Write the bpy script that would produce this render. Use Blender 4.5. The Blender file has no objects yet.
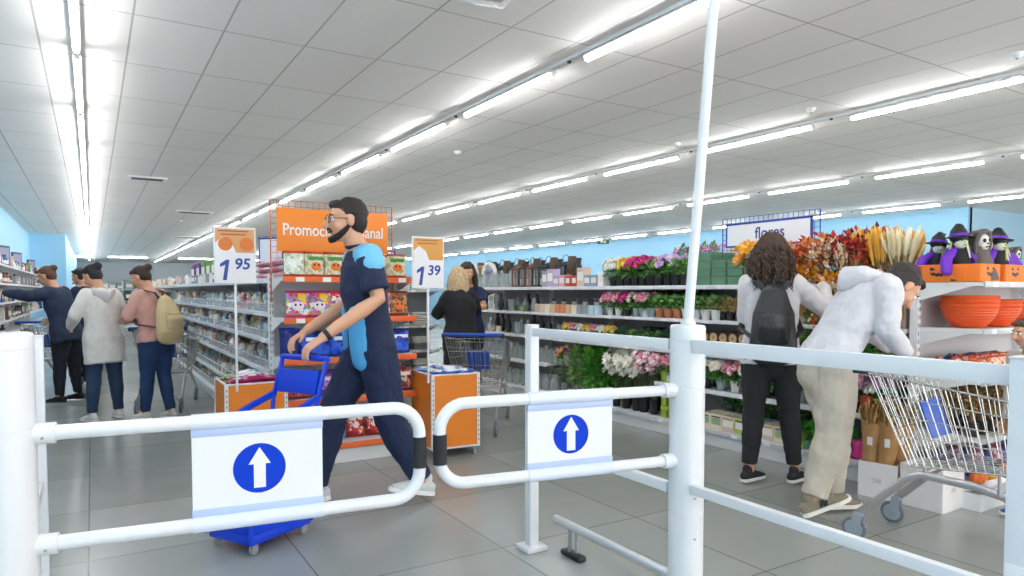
import bpy, bmesh, math, random
from mathutils import Vector, Matrix, Euler, noise

V = Vector
PI = math.pi
random.seed(7)
SC = bpy.context.scene
COL = SC.collection

# ------------------------------------------------------------------ camera, world, exposure
cam_data = bpy.data.cameras.new('camera')
cam_data.lens = 24.0
cam_data.sensor_width = 36.0
cam_data.shift_y = 0.0314
cam_data.clip_end = 200
cam = bpy.data.objects.new('camera', cam_data)
COL.objects.link(cam)
cam.location = (0, 0, 1.28)
cam.rotation_euler = (math.radians(90 - 2.4), 0, math.radians(-31.6))
SC.camera = cam

world = bpy.data.worlds.new('fill_world')
SC.world = world
world.use_nodes = True
world.node_tree.nodes['Background'].inputs[0].default_value = (1.0, 0.985, 0.965, 1)
world.node_tree.nodes['Background'].inputs[1].default_value = 1.9   # even fill light, added; enters where no wall stands behind the camera
SC.view_settings.view_transform = 'Standard'
SC.view_settings.look = 'None'
SC.view_settings.gamma = 1.0
SC.view_settings.use_curve_mapping = False
SC.view_settings.exposure = 0.95
TUBE_POWER = 22.0

# ------------------------------------------------------------------ materials
def lin(c):
    return tuple(((x / 12.92) if x <= 0.04045 else ((x + 0.055) / 1.055) ** 2.4) for x in c)

def hexc(h):
    h = h.lstrip('#')
    return lin(tuple(int(h[i:i + 2], 16) / 255 for i in (0, 2, 4)))

MATS = {}
def M(col, rough=0.5, metal=0.0, alpha=1.0, trans=0.0, noise_amt=0.0, nscale=8.0, emit=0.0, bump=0.0, bscale=30.0, vary=0.0, spec=0.5, sheen=0.0):
    key = (col, rough, metal, alpha, trans, noise_amt, nscale, emit, bump, bscale, vary, spec, sheen)
    if key in MATS:
        return MATS[key]
    m = bpy.data.materials.new('surface_' + col.strip('#'))
    m.use_nodes = True
    nt = m.node_tree
    b = nt.nodes['Principled BSDF']
    c = hexc(col)
    b.inputs['Base Color'].default_value = (*c, 1)
    b.inputs['Roughness'].default_value = rough
    b.inputs['Metallic'].default_value = metal
    b.inputs['Alpha'].default_value = alpha
    b.inputs['Transmission Weight'].default_value = trans
    b.inputs['Specular IOR Level'].default_value = spec
    if sheen:
        b.inputs['Sheen Weight'].default_value = sheen
    if emit:
        b.inputs['Emission Color'].default_value = (*c, 1)
        b.inputs['Emission Strength'].default_value = emit
    tc = None
    if noise_amt or bump:
        tc = nt.nodes.new('ShaderNodeTexCoord')
    src = None
    if noise_amt:
        n = nt.nodes.new('ShaderNodeTexNoise')
        n.inputs['Scale'].default_value = nscale
        n.inputs['Detail'].default_value = 4
        nt.links.new(tc.outputs['Object'], n.inputs['Vector'])
        mr = nt.nodes.new('ShaderNodeMapRange')
        mr.inputs['From Min'].default_value = 0.3
        mr.inputs['From Max'].default_value = 0.7
        mr.inputs['To Min'].default_value = 1 - noise_amt
        mr.inputs['To Max'].default_value = 1 + noise_amt
        nt.links.new(n.outputs['Fac'], mr.inputs['Value'])
        src = mr.outputs['Result']
    if vary:
        oi = nt.nodes.new('ShaderNodeObjectInfo')
        mr2 = nt.nodes.new('ShaderNodeMapRange')
        mr2.inputs['To Min'].default_value = 1 - vary
        mr2.inputs['To Max'].default_value = 1 + vary
        nt.links.new(oi.outputs['Random'], mr2.inputs['Value'])
        if src is not None:
            mu = nt.nodes.new('ShaderNodeMath')
            mu.operation = 'MULTIPLY'
            nt.links.new(src, mu.inputs[0])
            nt.links.new(mr2.outputs['Result'], mu.inputs[1])
            src = mu.outputs[0]
        else:
            src = mr2.outputs['Result']
    if src is not None:
        vm = nt.nodes.new('ShaderNodeVectorMath')
        vm.operation = 'SCALE'
        vm.inputs[0].default_value = c
        nt.links.new(src, vm.inputs['Scale'])
        nt.links.new(vm.outputs[0], b.inputs['Base Color'])
    if bump:
        n2 = nt.nodes.new('ShaderNodeTexNoise')
        n2.inputs['Scale'].default_value = bscale
        nt.links.new(tc.outputs['Object'], n2.inputs['Vector'])
        bp = nt.nodes.new('ShaderNodeBump')
        bp.inputs['Strength'].default_value = bump
        bp.inputs['Distance'].default_value = 0.01
        nt.links.new(n2.outputs['Fac'], bp.inputs['Height'])
        nt.links.new(bp.outputs[0], b.inputs['Normal'])
    MATS[key] = m
    return m

def print_mat(cols, scale=14.0, rough=0.35):
    """printed packaging: patches of several inks"""
    key = ('print', tuple(cols), scale, rough)
    if key in MATS:
        return MATS[key]
    m = bpy.data.materials.new('printed_wrap')
    m.use_nodes = True
    nt = m.node_tree
    b = nt.nodes['Principled BSDF']
    b.inputs['Roughness'].default_value = rough
    tc = nt.nodes.new('ShaderNodeTexCoord')
    vo = nt.nodes.new('ShaderNodeTexVoronoi')
    vo.inputs['Scale'].default_value = scale
    nz = nt.nodes.new('ShaderNodeTexNoise')
    nz.inputs['Scale'].default_value = scale * 0.8
    mx = nt.nodes.new('ShaderNodeMixRGB')
    mx.inputs[0].default_value = 0.12
    nt.links.new(tc.outputs['Object'], nz.inputs['Vector'])
    nt.links.new(tc.outputs['Object'], mx.inputs[1])
    nt.links.new(nz.outputs['Color'], mx.inputs[2])
    nt.links.new(mx.outputs[0], vo.inputs['Vector'])
    sp = nt.nodes.new('ShaderNodeSeparateColor')
    nt.links.new(vo.outputs['Color'], sp.inputs[0])
    cr = nt.nodes.new('ShaderNodeValToRGB')
    cr.color_ramp.interpolation = 'CONSTANT'
    el = cr.color_ramp.elements
    el[0].color = (*hexc(cols[0]), 1)
    el[0].position = 0
    el[1].color = (*hexc(cols[1]), 1)
    el[1].position = 1 / len(cols)
    for i, cc in enumerate(cols[2:]):
        e = el.new((i + 2) / len(cols))
        e.color = (*hexc(cc), 1)
    nt.links.new(sp.outputs[0], cr.inputs[0])
    nt.links.new(cr.outputs[0], b.inputs['Base Color'])
    MATS[key] = m
    return m

def tile_mat(name, c1, c2, joint, sx, sy, ox, oy, jw, rough, streak=0.0, grime=0.05, spec=0.5, rvar=0.0, bump=0.0):
    """rectangular tiles laid on a world-space grid of sx by sy with a joint of width jw"""
    m = bpy.data.materials.new(name)
    m.use_nodes = True
    nt = m.node_tree
    N = nt.nodes.new
    L = nt.links.new
    b = nt.nodes['Principled BSDF']
    b.inputs['Roughness'].default_value = rough
    b.inputs['Specular IOR Level'].default_value = spec
    tc = N('ShaderNodeTexCoord')
    sx_ = N('ShaderNodeSeparateXYZ')
    L(tc.outputs['Object'], sx_.inputs[0])
    def math_(op, a, bb=None, cc=None):
        n = N('ShaderNodeMath')
        n.operation = op
        for i, q in enumerate((a, bb, cc)):
            if q is None:
                continue
            if isinstance(q, (int, float)):
                n.inputs[i].default_value = q
            else:
                L(q, n.inputs[i])
        return n.outputs[0]
    js, cells = [], []
    for ax, s, o in ((0, sx, ox), (1, sy, oy)):
        u = math_('DIVIDE', math_('SUBTRACT', sx_.outputs[ax], o), s)
        fr = math_('FRACT', u)
        d = math_('MULTIPLY', math_('MINIMUM', fr, math_('SUBTRACT', 1.0, fr)), s)
        js.append(math_('LESS_THAN', d, jw / 2))
        cells.append(math_('FLOOR', u))
    jm = math_('MAXIMUM', js[0], js[1])
    cb = N('ShaderNodeCombineXYZ')
    L(cells[0], cb.inputs[0])
    L(cells[1], cb.inputs[1])
    wn = N('ShaderNodeTexWhiteNoise')
    wn.noise_dimensions = '2D'
    L(cb.outputs[0], wn.inputs['Vector'])
    nz = N('ShaderNodeTexNoise')
    nz.inputs['Scale'].default_value = 1.0
    nz.inputs['Detail'].default_value = 6
    mp = N('ShaderNodeMapping')
    mp.inputs['Scale'].default_value = (3, 3, 3) if not streak else (1.0, 2.5, 1)
    L(tc.outputs['Object'], mp.inputs[0])
    L(mp.outputs[0], nz.inputs['Vector'])
    f = math_('ADD', math_('MULTIPLY', wn.outputs['Value'], 1 - streak), math_('MULTIPLY', nz.outputs['Fac'], streak))
    f2 = math_('ADD', f, math_('MULTIPLY', math_('SUBTRACT', nz.outputs['Fac'], 0.5), grime))
    mx = N('ShaderNodeMixRGB')
    L(f2, mx.inputs[0])
    mx.inputs[1].default_value = (*hexc(c1), 1)
    mx.inputs[2].default_value = (*hexc(c2), 1)
    mj = N('ShaderNodeMixRGB')
    L(jm, mj.inputs[0])
    L(mx.outputs[0], mj.inputs[1])
    mj.inputs[2].default_value = (*hexc(joint), 1)
    L(mj.outputs[0], b.inputs['Base Color'])
    if rvar:
        L(math_('ADD', rough, math_('MULTIPLY', math_('SUBTRACT', nz.outputs['Fac'], 0.5), rvar)), b.inputs['Roughness'])
    if bump:
        bp = N('ShaderNodeBump')
        bp.inputs['Strength'].default_value = bump
        bp.inputs['Distance'].default_value = 0.02
        L(wn.outputs['Value'], bp.inputs['Height'])
        n3 = N('ShaderNodeTexNoise')
        n3.inputs['Scale'].default_value = 1.3
        L(tc.outputs['Object'], n3.inputs['Vector'])
        L(n3.outputs['Fac'], bp.inputs['Height'])
        L(bp.outputs[0], b.inputs['Normal'])
    return m

# ------------------------------------------------------------------ mesh helpers
class MB:
    def __init__(s):
        s.v, s.f, s.m, s.mats = [], [], [], []
        s.T = Matrix.Identity(4)
    def mi(s, mat):
        if mat is None:
            return 0
        if mat not in s.mats:
            s.mats.append(mat)
        return s.mats.index(mat)
    def add(s, vs, fs, mat=None):
        n = len(s.v)
        s.v.extend([tuple(s.T @ V(p)) for p in vs])
        k = s.mi(mat)
        for f in fs:
            s.f.append(tuple(i + n for i in f))
            s.m.append(k)
        return s
    def box(s, c, d, mat=None, rz=0.0, ch=0.0, R=None):
        """box centred at c with full sizes d; ch = chamfer"""
        hx, hy, hz = d[0] / 2, d[1] / 2, d[2] / 2
        R = R or Matrix.Rotation(rz, 3, 'Z')
        if ch <= 0:
            vs = [V((x * hx, y * hy, z * hz)) for x in (-1, 1) for y in (-1, 1) for z in (-1, 1)]
            fs = [(0, 1, 3, 2), (4, 6, 7, 5), (0, 4, 5, 1), (2, 3, 7, 6), (0, 2, 6, 4), (1, 5, 7, 3)]
        else:
            ch = min(ch, hx * .9, hy * .9, hz * .9)
            bm = bmesh.new()
            bmesh.ops.create_cube(bm, size=1)
            for v in bm.verts:
                v.co = V((v.co.x * 2 * hx, v.co.y * 2 * hy, v.co.z * 2 * hz))
            bmesh.ops.bevel(bm, geom=bm.edges[:], offset=ch, segments=2, affect='EDGES', profile=0.6)
            bm.verts.ensure_lookup_table()
            vs = [v.co.copy() for v in bm.verts]
            fs = [tuple(v.index for v in f.verts) for f in bm.faces]
            bm.free()
        return s.add([R @ v + V(c) for v in vs], fs, mat)
    def sweep(s, pts, rad, n=10, side=None, cap='round', mat=None, closed=False):
        pts = [V(p) for p in pts]
        if not isinstance(rad, (list, tuple)) or (isinstance(rad, tuple)):
            rad = [rad] * len(pts)
        rad = [(r, r) if isinstance(r, (int, float)) else r for r in rad]
        N = len(pts)
        tans = []
        for i in range(N):
            if closed:
                t = pts[(i + 1) % N] - pts[i - 1]
            else:
                t = pts[min(i + 1, N - 1)] - pts[max(i - 1, 0)]
            tans.append(t.normalized() if t.length > 1e-9 else V((0, 0, 1)))
        sd = V(side) if side is not None else (V((1, 0, 0)) if abs(tans[0].x) < .9 else V((0, 1, 0)))
        rings = []
        for i in range(N):
            t = tans[i]
            a = sd - t * sd.dot(t)
            if a.length < 1e-6:
                a = t.orthogonal()
            a.normalize()
            if side is None:
                sd = a
            b = t.cross(a)
            rings.append((pts[i], a, b, rad[i][0], rad[i][1], t))
        if cap == 'round' and not closed:
            st, en = [], []
            for k in (75, 50, 25):
                q = math.radians(k)
                for lst, ring, sg in ((st, rings[0], -1), (en, rings[-1], 1)):
                    p, a, b, ra, rb, t = ring
                    m_ = min(ra, rb)
                    lst.append((p + t * sg * m_ * math.sin(q), a, b, ra * math.cos(q), rb * math.cos(q), t))
            rings = st + rings + en[::-1]
        vs = []
        for p, a, b, ra, rb, t in rings:
            for k in range(n):
                an = 2 * PI * k / n
                vs.append(p + a * ra * math.cos(an) + b * rb * math.sin(an))
        fs = []
        R = len(rings)
        for i in range(R if closed else R - 1):
            j = (i + 1) % R
            for k in range(n):
                k2 = (k + 1) % n
                fs.append((i * n + k, i * n + k2, j * n + k2, j * n + k))
        if not closed and cap:
            fs.append(tuple(range(n))[::-1])
            fs.append(tuple(range((R - 1) * n, R * n)))
        return s.add(vs, fs, mat)
    def cyl(s, p0, p1, r0, r1=None, n=16, mat=None, cap='flat'):
        return s.sweep([p0, p1], [r0, r0 if r1 is None else r1], n=n, cap=cap, mat=mat)
    def ell(s, c, r, R=None, mat=None, nu=16, nv=10):
        R = R or Matrix.Identity(3)
        c = V(c)
        r = (r, r, r) if isinstance(r, (int, float)) else r
        vs = [c + R @ V((0, 0, -r[2]))]
        for j in range(1, nv):
            ph = -PI / 2 + PI * j / nv
            for i in range(nu):
                th = 2 * PI * i / nu
                vs.append(c + R @ V((r[0] * math.cos(ph) * math.cos(th), r[1] * math.cos(ph) * math.sin(th), r[2] * math.sin(ph))))
        vs.append(c + R @ V((0, 0, r[2])))
        fs = []
        for i in range(nu):
            fs.append((0, 1 + (i + 1) % nu, 1 + i))
            L0 = 1 + (nv - 2) * nu
            fs.append((len(vs) - 1, L0 + i, L0 + (i + 1) % nu))
        for j in range(nv - 2):
            for i in range(nu):
                a = 1 + j * nu + i
                b = 1 + j * nu + (i + 1) % nu
                fs.append((a, b, b + nu, a + nu))
        return s.add(vs, fs, mat)
    def lathe(s, prof, n=20, c=(0, 0, 0), mat=None, ax='Z'):
        vs, fs = [], []
        for r, z in prof:
            for k in range(n):
                an = 2 * PI * k / n
                p = V((r * math.cos(an), r * math.sin(an), z))
                if ax == 'Y':
                    p = V((p.x, p.z, p.y))
                elif ax == 'X':
                    p = V((p.z, p.x, p.y))
                vs.append(p + V(c))
        for i in range(len(prof) - 1):
            for k in range(n):
                k2 = (k + 1) % n
                fs.append((i * n + k, i * n + k2, (i + 1) * n + k2, (i + 1) * n + k))
        fs.append(tuple(range(n))[::-1])
        m_ = (len(prof) - 1) * n
        fs.append(tuple(range(m_, m_ + n)))
        return s.add(vs, fs, mat)
    def prism(s, outline, y0, y1, mat=None, plane='XZ'):
        """2D outline extruded between y0 and y1 along the remaining axis"""
        n = len(outline)
        vs = []
        for y in (y0, y1):
            for a, b in outline:
                vs.append({'XZ': (a, y, b), 'YZ': (y, a, b), 'XY': (a, b, y)}[plane])
        fs = [tuple(range(n)), tuple(range(n, 2 * n))[::-1]]
        for i in range(n):
            j = (i + 1) % n
            fs.append((i, i + n, j + n, j))
        return s.add(vs, fs, mat)
    def mesh(s, name, mats=None, smooth=True, angle=35):
        me = bpy.data.meshes.new(name)
        me.from_pydata(s.v, [], s.f)
        ml = s.mats if s.mats else ([mats] if mats is not None and not isinstance(mats, list) else (mats or []))
        for m in ml:
            me.materials.append(m)
        me.polygons.foreach_set('material_index', s.m)
        bm = bmesh.new()
        bm.from_mesh(me)
        bmesh.ops.recalc_face_normals(bm, faces=bm.faces[:])
        bm.to_mesh(me)
        bm.free()
        if smooth:
            me.polygons.foreach_set('use_smooth', [True] * len(me.polygons))
            me.set_sharp_from_angle(angle=math.radians(angle))
        me.update()
        return me

KIDS = {}
LINK = [True]
def obj(name, mb, mat=None, parent=None, loc=(0, 0, 0), rz=0.0, smooth=True, angle=35, label=None, solid=None):
    me = mb.mesh(name, mat, smooth, angle) if isinstance(mb, MB) else mb
    o = bpy.data.objects.new(name, me)
    if LINK[0]:
        COL.objects.link(o)
    o.location = loc
    o.rotation_euler = (0, 0, rz)
    if parent is not None:
        o.parent = parent
        KIDS.setdefault(parent, []).append(o)
    if label:
        o['label'] = label
    return o

def tag(o, label, cat, group=None, kind=None):
    if label:
        o['label'] = label
    if cat:
        o['category'] = cat
    if group:
        o['group'] = group
    if kind:
        o['kind'] = kind
    return o

def thing(name, label=None, cat=None, loc=(0, 0, 0), rz=0.0, group=None):
    o = bpy.data.objects.new(name, None)
    o.empty_display_size = 0.1
    if LINK[0]:
        COL.objects.link(o)
    o.location = loc
    o.rotation_euler = (0, 0, rz)
    return tag(o, label, cat, group)

def copy_tree(o, parent=None):
    c = o.copy()
    COL.objects.link(c)
    c.parent = parent
    for ch in KIDS.get(o, []):
        k = copy_tree(ch, c)
        KIDS.setdefault(c, []).append(k)
    return c

PROTO = {}
def proto(key, fn, *a, **kw):
    if key not in PROTO:
        LINK[0] = False
        PROTO[key] = fn(*a, **kw)
        LINK[0] = True
    return PROTO[key]

def put(pr, loc, rz=0.0, label=None, group=None, scale=1.0, tilt=None):
    o = copy_tree(pr)
    o.location = loc
    o.rotation_euler = (tilt[0] if tilt else 0, tilt[1] if tilt else 0, rz)
    if isinstance(scale, (int, float)):
        scale = (scale,) * 3
    o.scale = scale
    if label:
        o['label'] = label
    if group:
        o['group'] = group
    return o

def struct(name, mb, mat=None, label=None):
    o = obj(name, mb, mat, smooth=False)
    o['kind'] = 'structure'
    if label:
        o['label'] = label
    return o

def text_obj(name, body, size, mat, parent, loc, rot, extrude=0.0006, align='CENTER', shear=0.0, bold=0.0, sx=1.0):
    cu = bpy.data.curves.new(name, 'FONT')
    cu.body = body
    cu.size = size
    cu.extrude = extrude
    cu.offset = bold
    cu.shear = shear
    cu.align_x = align
    cu.align_y = 'CENTER'
    t = bpy.data.objects.new(name, cu)
    COL.objects.link(t)
    bpy.context.view_layer.update()
    dg = bpy.context.evaluated_depsgraph_get()
    me = bpy.data.meshes.new_from_object(t.evaluated_get(dg))
    bpy.data.objects.remove(t)
    me.materials.clear()
    me.materials.append(mat)
    o = bpy.data.objects.new(name, me)
    COL.objects.link(o)
    o.location = loc
    o.rotation_euler = rot
    o.scale = (sx, 1, 1)
    if parent is not None:
        o.parent = parent
        KIDS.setdefault(parent, []).append(o)
    return o

# shared materials
WHITE = M('#f2f3f4', 0.35)
POWDER = M('#e4e5e8', 0.28, spec=0.6)
SHELFW = M('#e6e7e8', 0.4)
GREYM = M('#9da1a5', 0.35, metal=0.3)
CHROME = M('#c9cac8', 0.25, metal=0.9)
BLACK = M('#1c1d20', 0.5)
ORANGE = M('#f0871f', 0.45)
ORANGER = M('#ee6a2c', 0.45)
BLUE = M('#0d4fd6', 0.4)
CARTBLUE = M('#1c50b4', 0.4)
CLEAR = M('#eef3f8', 0.1, alpha=0.25)
PAPER = M('#ececee', 0.6)

# ------------------------------------------------------------------ the room
CEIL_Z = 3.24
XL, XR, YF, YN = -1.75, 17.3, 52.0, -5.0
floor_m = tile_mat('floor_vinyl_tiles', '#8a8e8b', '#a4a8a5', '#707472', 0.88, 0.88, -0.04, 0.25, 0.008, 0.25, streak=0.45, grime=0.25, spec=0.5, rvar=0.05)
ceil_m = tile_mat('ceiling_panels', '#f6f3ef', '#faf7f3', '#c4c1bd', 0.601, 1.2, 0.293, 0.79, 0.014, 0.75, grime=0.05, spec=0.25, bump=0.05)
m_ = MB()
m_.box(((XL + 26) / 2, (YF + YN) / 2, -0.05), (26 - XL + .4, YF - YN + .4, 0.1))
struct('floor', m_, floor_m)
m_ = MB()
m_.box(((XL + 26) / 2, (YF + YN) / 2, CEIL_Z + 0.05), (26 - XL + .4, YF - YN + .4, 0.1))
struct('ceiling', m_, ceil_m)
wall_blue = M('#9fd2ee', 0.6, noise_amt=0.02)
wall_blue_lit = M('#b9e0f4', 0.6)  # same blue paint, lightened: the stronger light is put into the colour
wall_pale = M('#f8fafb', 0.6)
m_ = MB()
m_.box((XL - .1, (28 + YN) / 2, CEIL_Z / 2), (.2, 28 - YN, CEIL_Z))
struct('wall_left', m_, wall_blue)
m_ = MB()
m_.box((XL + .42, 40.1, CEIL_Z / 2), (1.2, 24, CEIL_Z))
struct('wall_left_return', m_, wall_blue)
m_ = MB()
m_.box((12, YF + .1, CEIL_Z / 2), (28, .2, CEIL_Z))
struct('wall_back', m_, wall_pale)
m_ = MB()
m_.box((XR + .1, (YF + 8) / 2, CEIL_Z / 2), (.2, YF - 8, CEIL_Z))
struct('wall_right', m_, wall_blue)
m_ = MB()
m_.box((XR + 4.4, 8.1, CEIL_Z / 2), (8.6, .2, CEIL_Z))
struct('wall_right_return', m_, wall_blue_lit)
m_ = MB()
m_.box((26.1, (8 + YN) / 2, CEIL_Z / 2), (.2, 8 - YN, CEIL_Z))
struct('wall_right_end', m_, wall_blue_lit)

# ------------------------------------------------------------------ ceiling lights
glow = M('#ffffff', 0.4, emit=TUBE_POWER)
housing = M('#e6e7e8', 0.4)
def tube_light(L, hw=.085):
    r = thing('tube_light', None, 'light')
    h = MB(); h.box((0, 0, 0.024), (hw, L, 0.012), housing, ch=.003); h.box((0, -L * .4, .052), (.012, .03, .04), housing); h.box((0, L * .4, .052), (.012, .03, .04), housing)
    h.box((0, -L / 2, 0.01), (0.04, .02, 0.05), housing, ch=.004); h.box((0, L / 2, 0.01), (0.04, .02, 0.05), housing, ch=.004)
    obj('housing', h, None, r)
    d = MB(); d.sweep([(0, -L / 2 + .012, 0.0), (0, L / 2 - .012, 0.0)], [(0.020, 0.020)] * 2, n=12, side=(1, 0, 0), cap='flat', mat=glow)
    obj('diffuser', d, None, r)
    return r
ROWS = [(-0.06, 'row over the aisle beside the blue wall', 6.57 - 2.09 * 4, 2.09, 1.91, 24),
        (3.45, 'row over the promotion stand', 4.93 - 2.09 * 3, 2.09, 1.62, 24),
        (7.07, 'row just behind the flower shelving', 4.93 - 2.09 * 2, 2.09, 1.62, 20),
        (11.1, 'second row behind the flower shelving', 4.93 - 2.09 * 2, 2.09, 1.62, 18),
        (15.7, 'row along the far blue wall', 5.3 - 2.09 * 1, 2.3, 1.75, 18)]
for X, nm, y0, per, L, cnt in ROWS:
    t = MB(); t.box((0, cnt * per / 2, 0), (0.04, cnt * per, 0.03), housing)
    for k in range(cnt + 1):
        t.cyl((0, k * per - (per - L) / 2, -.03), (0, k * per - (per - L) / 2, .02), .018, n=8, mat=BLACK)
    o = obj('light_track', t, None, None, loc=(X, y0, CEIL_Z - 0.016))
    tag(o, 'white track holding the lamps of the ' + nm, 'track')
    pr = proto('tube%.2f' % L, tube_light, L, .058 if X < 0 else .085)
    for k in range(cnt):
        yy = y0 + per * k + L / 2
        put(pr, (X, yy, CEIL_Z - 0.085), 0, 'tube light in the ' + nm, 'tube lights in the ' + nm)
# crosswise tubes near the far wall
pr = proto('tubex', tube_light, 1.9)
for k, x in enumerate((-.9, 1.75, 5.2, 8.9)):
    put(pr, (x, 43.1, CEIL_Z - .085), PI / 2, 'tube light in the crosswise row at the far end', 'crosswise tube lights at the far end')

# ceiling fittings
def ac(loc, rz, label, w=.85, slot=True):
    r = thing('ceiling_air_vent', label, 'vent', loc, rz)
    b = MB(); b.box((0, 0, -.012), (w, .32, .024), WHITE, ch=.006)
    obj('frame', b, None, r)
    g = MB()
    for k in range(5):
        g.box((0, -.09 + k * .045, -.028), (w * .8, .018, .008), M('#55585c', .5))
    obj('grille', g, None, r)
    return r
ac((2.2, 18.5, CEIL_Z), 0, 'white ceiling air vent with dark slots above the left shelving')
ac((.86, 13.4, CEIL_Z), 0, 'pale ceiling grille beside the row of tubes over the shopping aisle', .6)
ac((2.9, 27, CEIL_Z), 0, 'small distant ceiling vent near the far end of the shop', .9)
r = thing('ceiling_cassette', 'white boxy unit fixed to the ceiling at the top edge of the photo', 'ceiling unit', (2.01, 3.925, CEIL_Z), math.radians(-8))
b = MB(); b.box((0, 0, -.03), (.75, .32, .06), WHITE, ch=.012); obj('casing', b, None, r)
b = MB(); b.box((0.12, -.03, -.063), (.4, .16, .006), M('#c4c6c8', .4)); obj('grille', b, None, r)
def detector(loc, label):
    r = thing('smoke_detector', label, 'smoke detector', loc)
    b = MB(); b.lathe([(.05, 0), (.05, -.012), (.038, -.03), (.02, -.042), (.001, -.044)], 18, mat=WHITE); obj('dome', b, None, r)
    b = MB(); b.lathe([(.012, -.042), (.012, -.05), (.001, -.052)], 10, mat=GREYM); obj('sensor', b, None, r)
detector((6.63, 6.62, CEIL_Z), 'small round smoke detector between the two nearest tube rows, right of the thin pole')
detector((2.14, 20.9, CEIL_Z), 'tiny smoke detector beyond the ceiling air vent')
detector((6.6, 4.62, CEIL_Z), 'small round smoke detector above the flores sign')
detector((6.53, 2.68, CEIL_Z), 'small round smoke detector nearest the upper right corner')
detector((4.4, 8.6, CEIL_Z), 'small round smoke detector behind the promotion sign')
# exit sign
r = thing('exit_sign', 'small green exit sign hanging below the ceiling by the far blue wall', 'sign', (15.0, 18.4, CEIL_Z - .26), math.radians(-60))
b = MB(); b.box((0, 0, 0), (.42, .03, .13), M('#2a6b4a', .5), ch=.005); obj('panel', b, None, r)
b = MB()
b.cyl((-.15, 0, .06), (-.15, 0, .26), .006, n=6, mat=GREYM); b.cyl((.15, 0, .06), (.15, 0, .26), .006, n=6, mat=GREYM)
obj('hanger', b, None, r)
b = MB(); b.prism([(-.12, -.02), (.05, -.02), (.05, -.06), (.13, .0), (.05, .06), (.05, .02), (-.12, .02)], -.018, -.0165, PAPER); obj('arrow', b, None, r)
# ------------------------------------------------------------------ entrance gates and barrier rails
LP = (-0.19, 2.10)      # hinge post beside the photo's left edge
RP = (1.866, 1.798)     # hinge post between the gate and the shop
SEAM = M('#b9bcc2', .5)
def hinge_post(name, loc, label, seams, top, base_box=False):
    r = thing(name, label, 'post', (loc[0], loc[1], 0))
    b = MB()
    prof = [(.064, 0.0)]
    for z in seams:
        prof += [(.064, z - .003), (.0615, z - .002), (.0615, z + .002), (.064, z + .003)]
    prof += [(.064, top - .012), (.061, top - .003), (.055, top)]
    b.lathe(prof, 40, mat=POWDER)
    obj('column', b, None, r, angle=50)
    b = MB(); b.lathe([(.085, 0), (.085, .008), (.066, .014)], 32, mat=GREYM); obj('floor_flange', b, None, r)
    b = MB()
    for z in (.38, .53, .20):
        b.lathe([(.004, -.0655), (.004, -.062)], 8, (-.02, 0, z), GREYM, 'Y')
    obj('screw', b, None, r)
    return r
lp = hinge_post('gate_post', LP, 'thick round white gate post cut off by the left edge of the photo', (.25, .56, .935, 1.135), 1.178)
rp = hinge_post('gate_post', RP, 'thick round white gate post in the middle with a thin pole on top', (.46, .93, 1.10), 1.158)

def thin_pole(p, label, top, lean):
    r = thing('signal_pole', label, 'pole', p)
    b = MB(); b.sweep([(0, 0, 0), (lean[0], lean[1], top)], [.018, .018], n=16, cap='flat', mat=POWDER); obj('tube', b, None, r)
    b = MB(); b.lathe([(.028, 0), (.028, .012), (.019, .022)], 20, mat=POWDER); obj('socket', b, None, r)
    return r
thin_pole((RP[0], RP[1], 1.158), 'thin white pole rising to the ceiling from the middle gate post', 2.06, (.125, -.075))
thin_pole((LP[0] - .035, LP[1], 1.178), 'thin white pole at the left edge standing on the gate post', 2.05, (-.012, 0))

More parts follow.
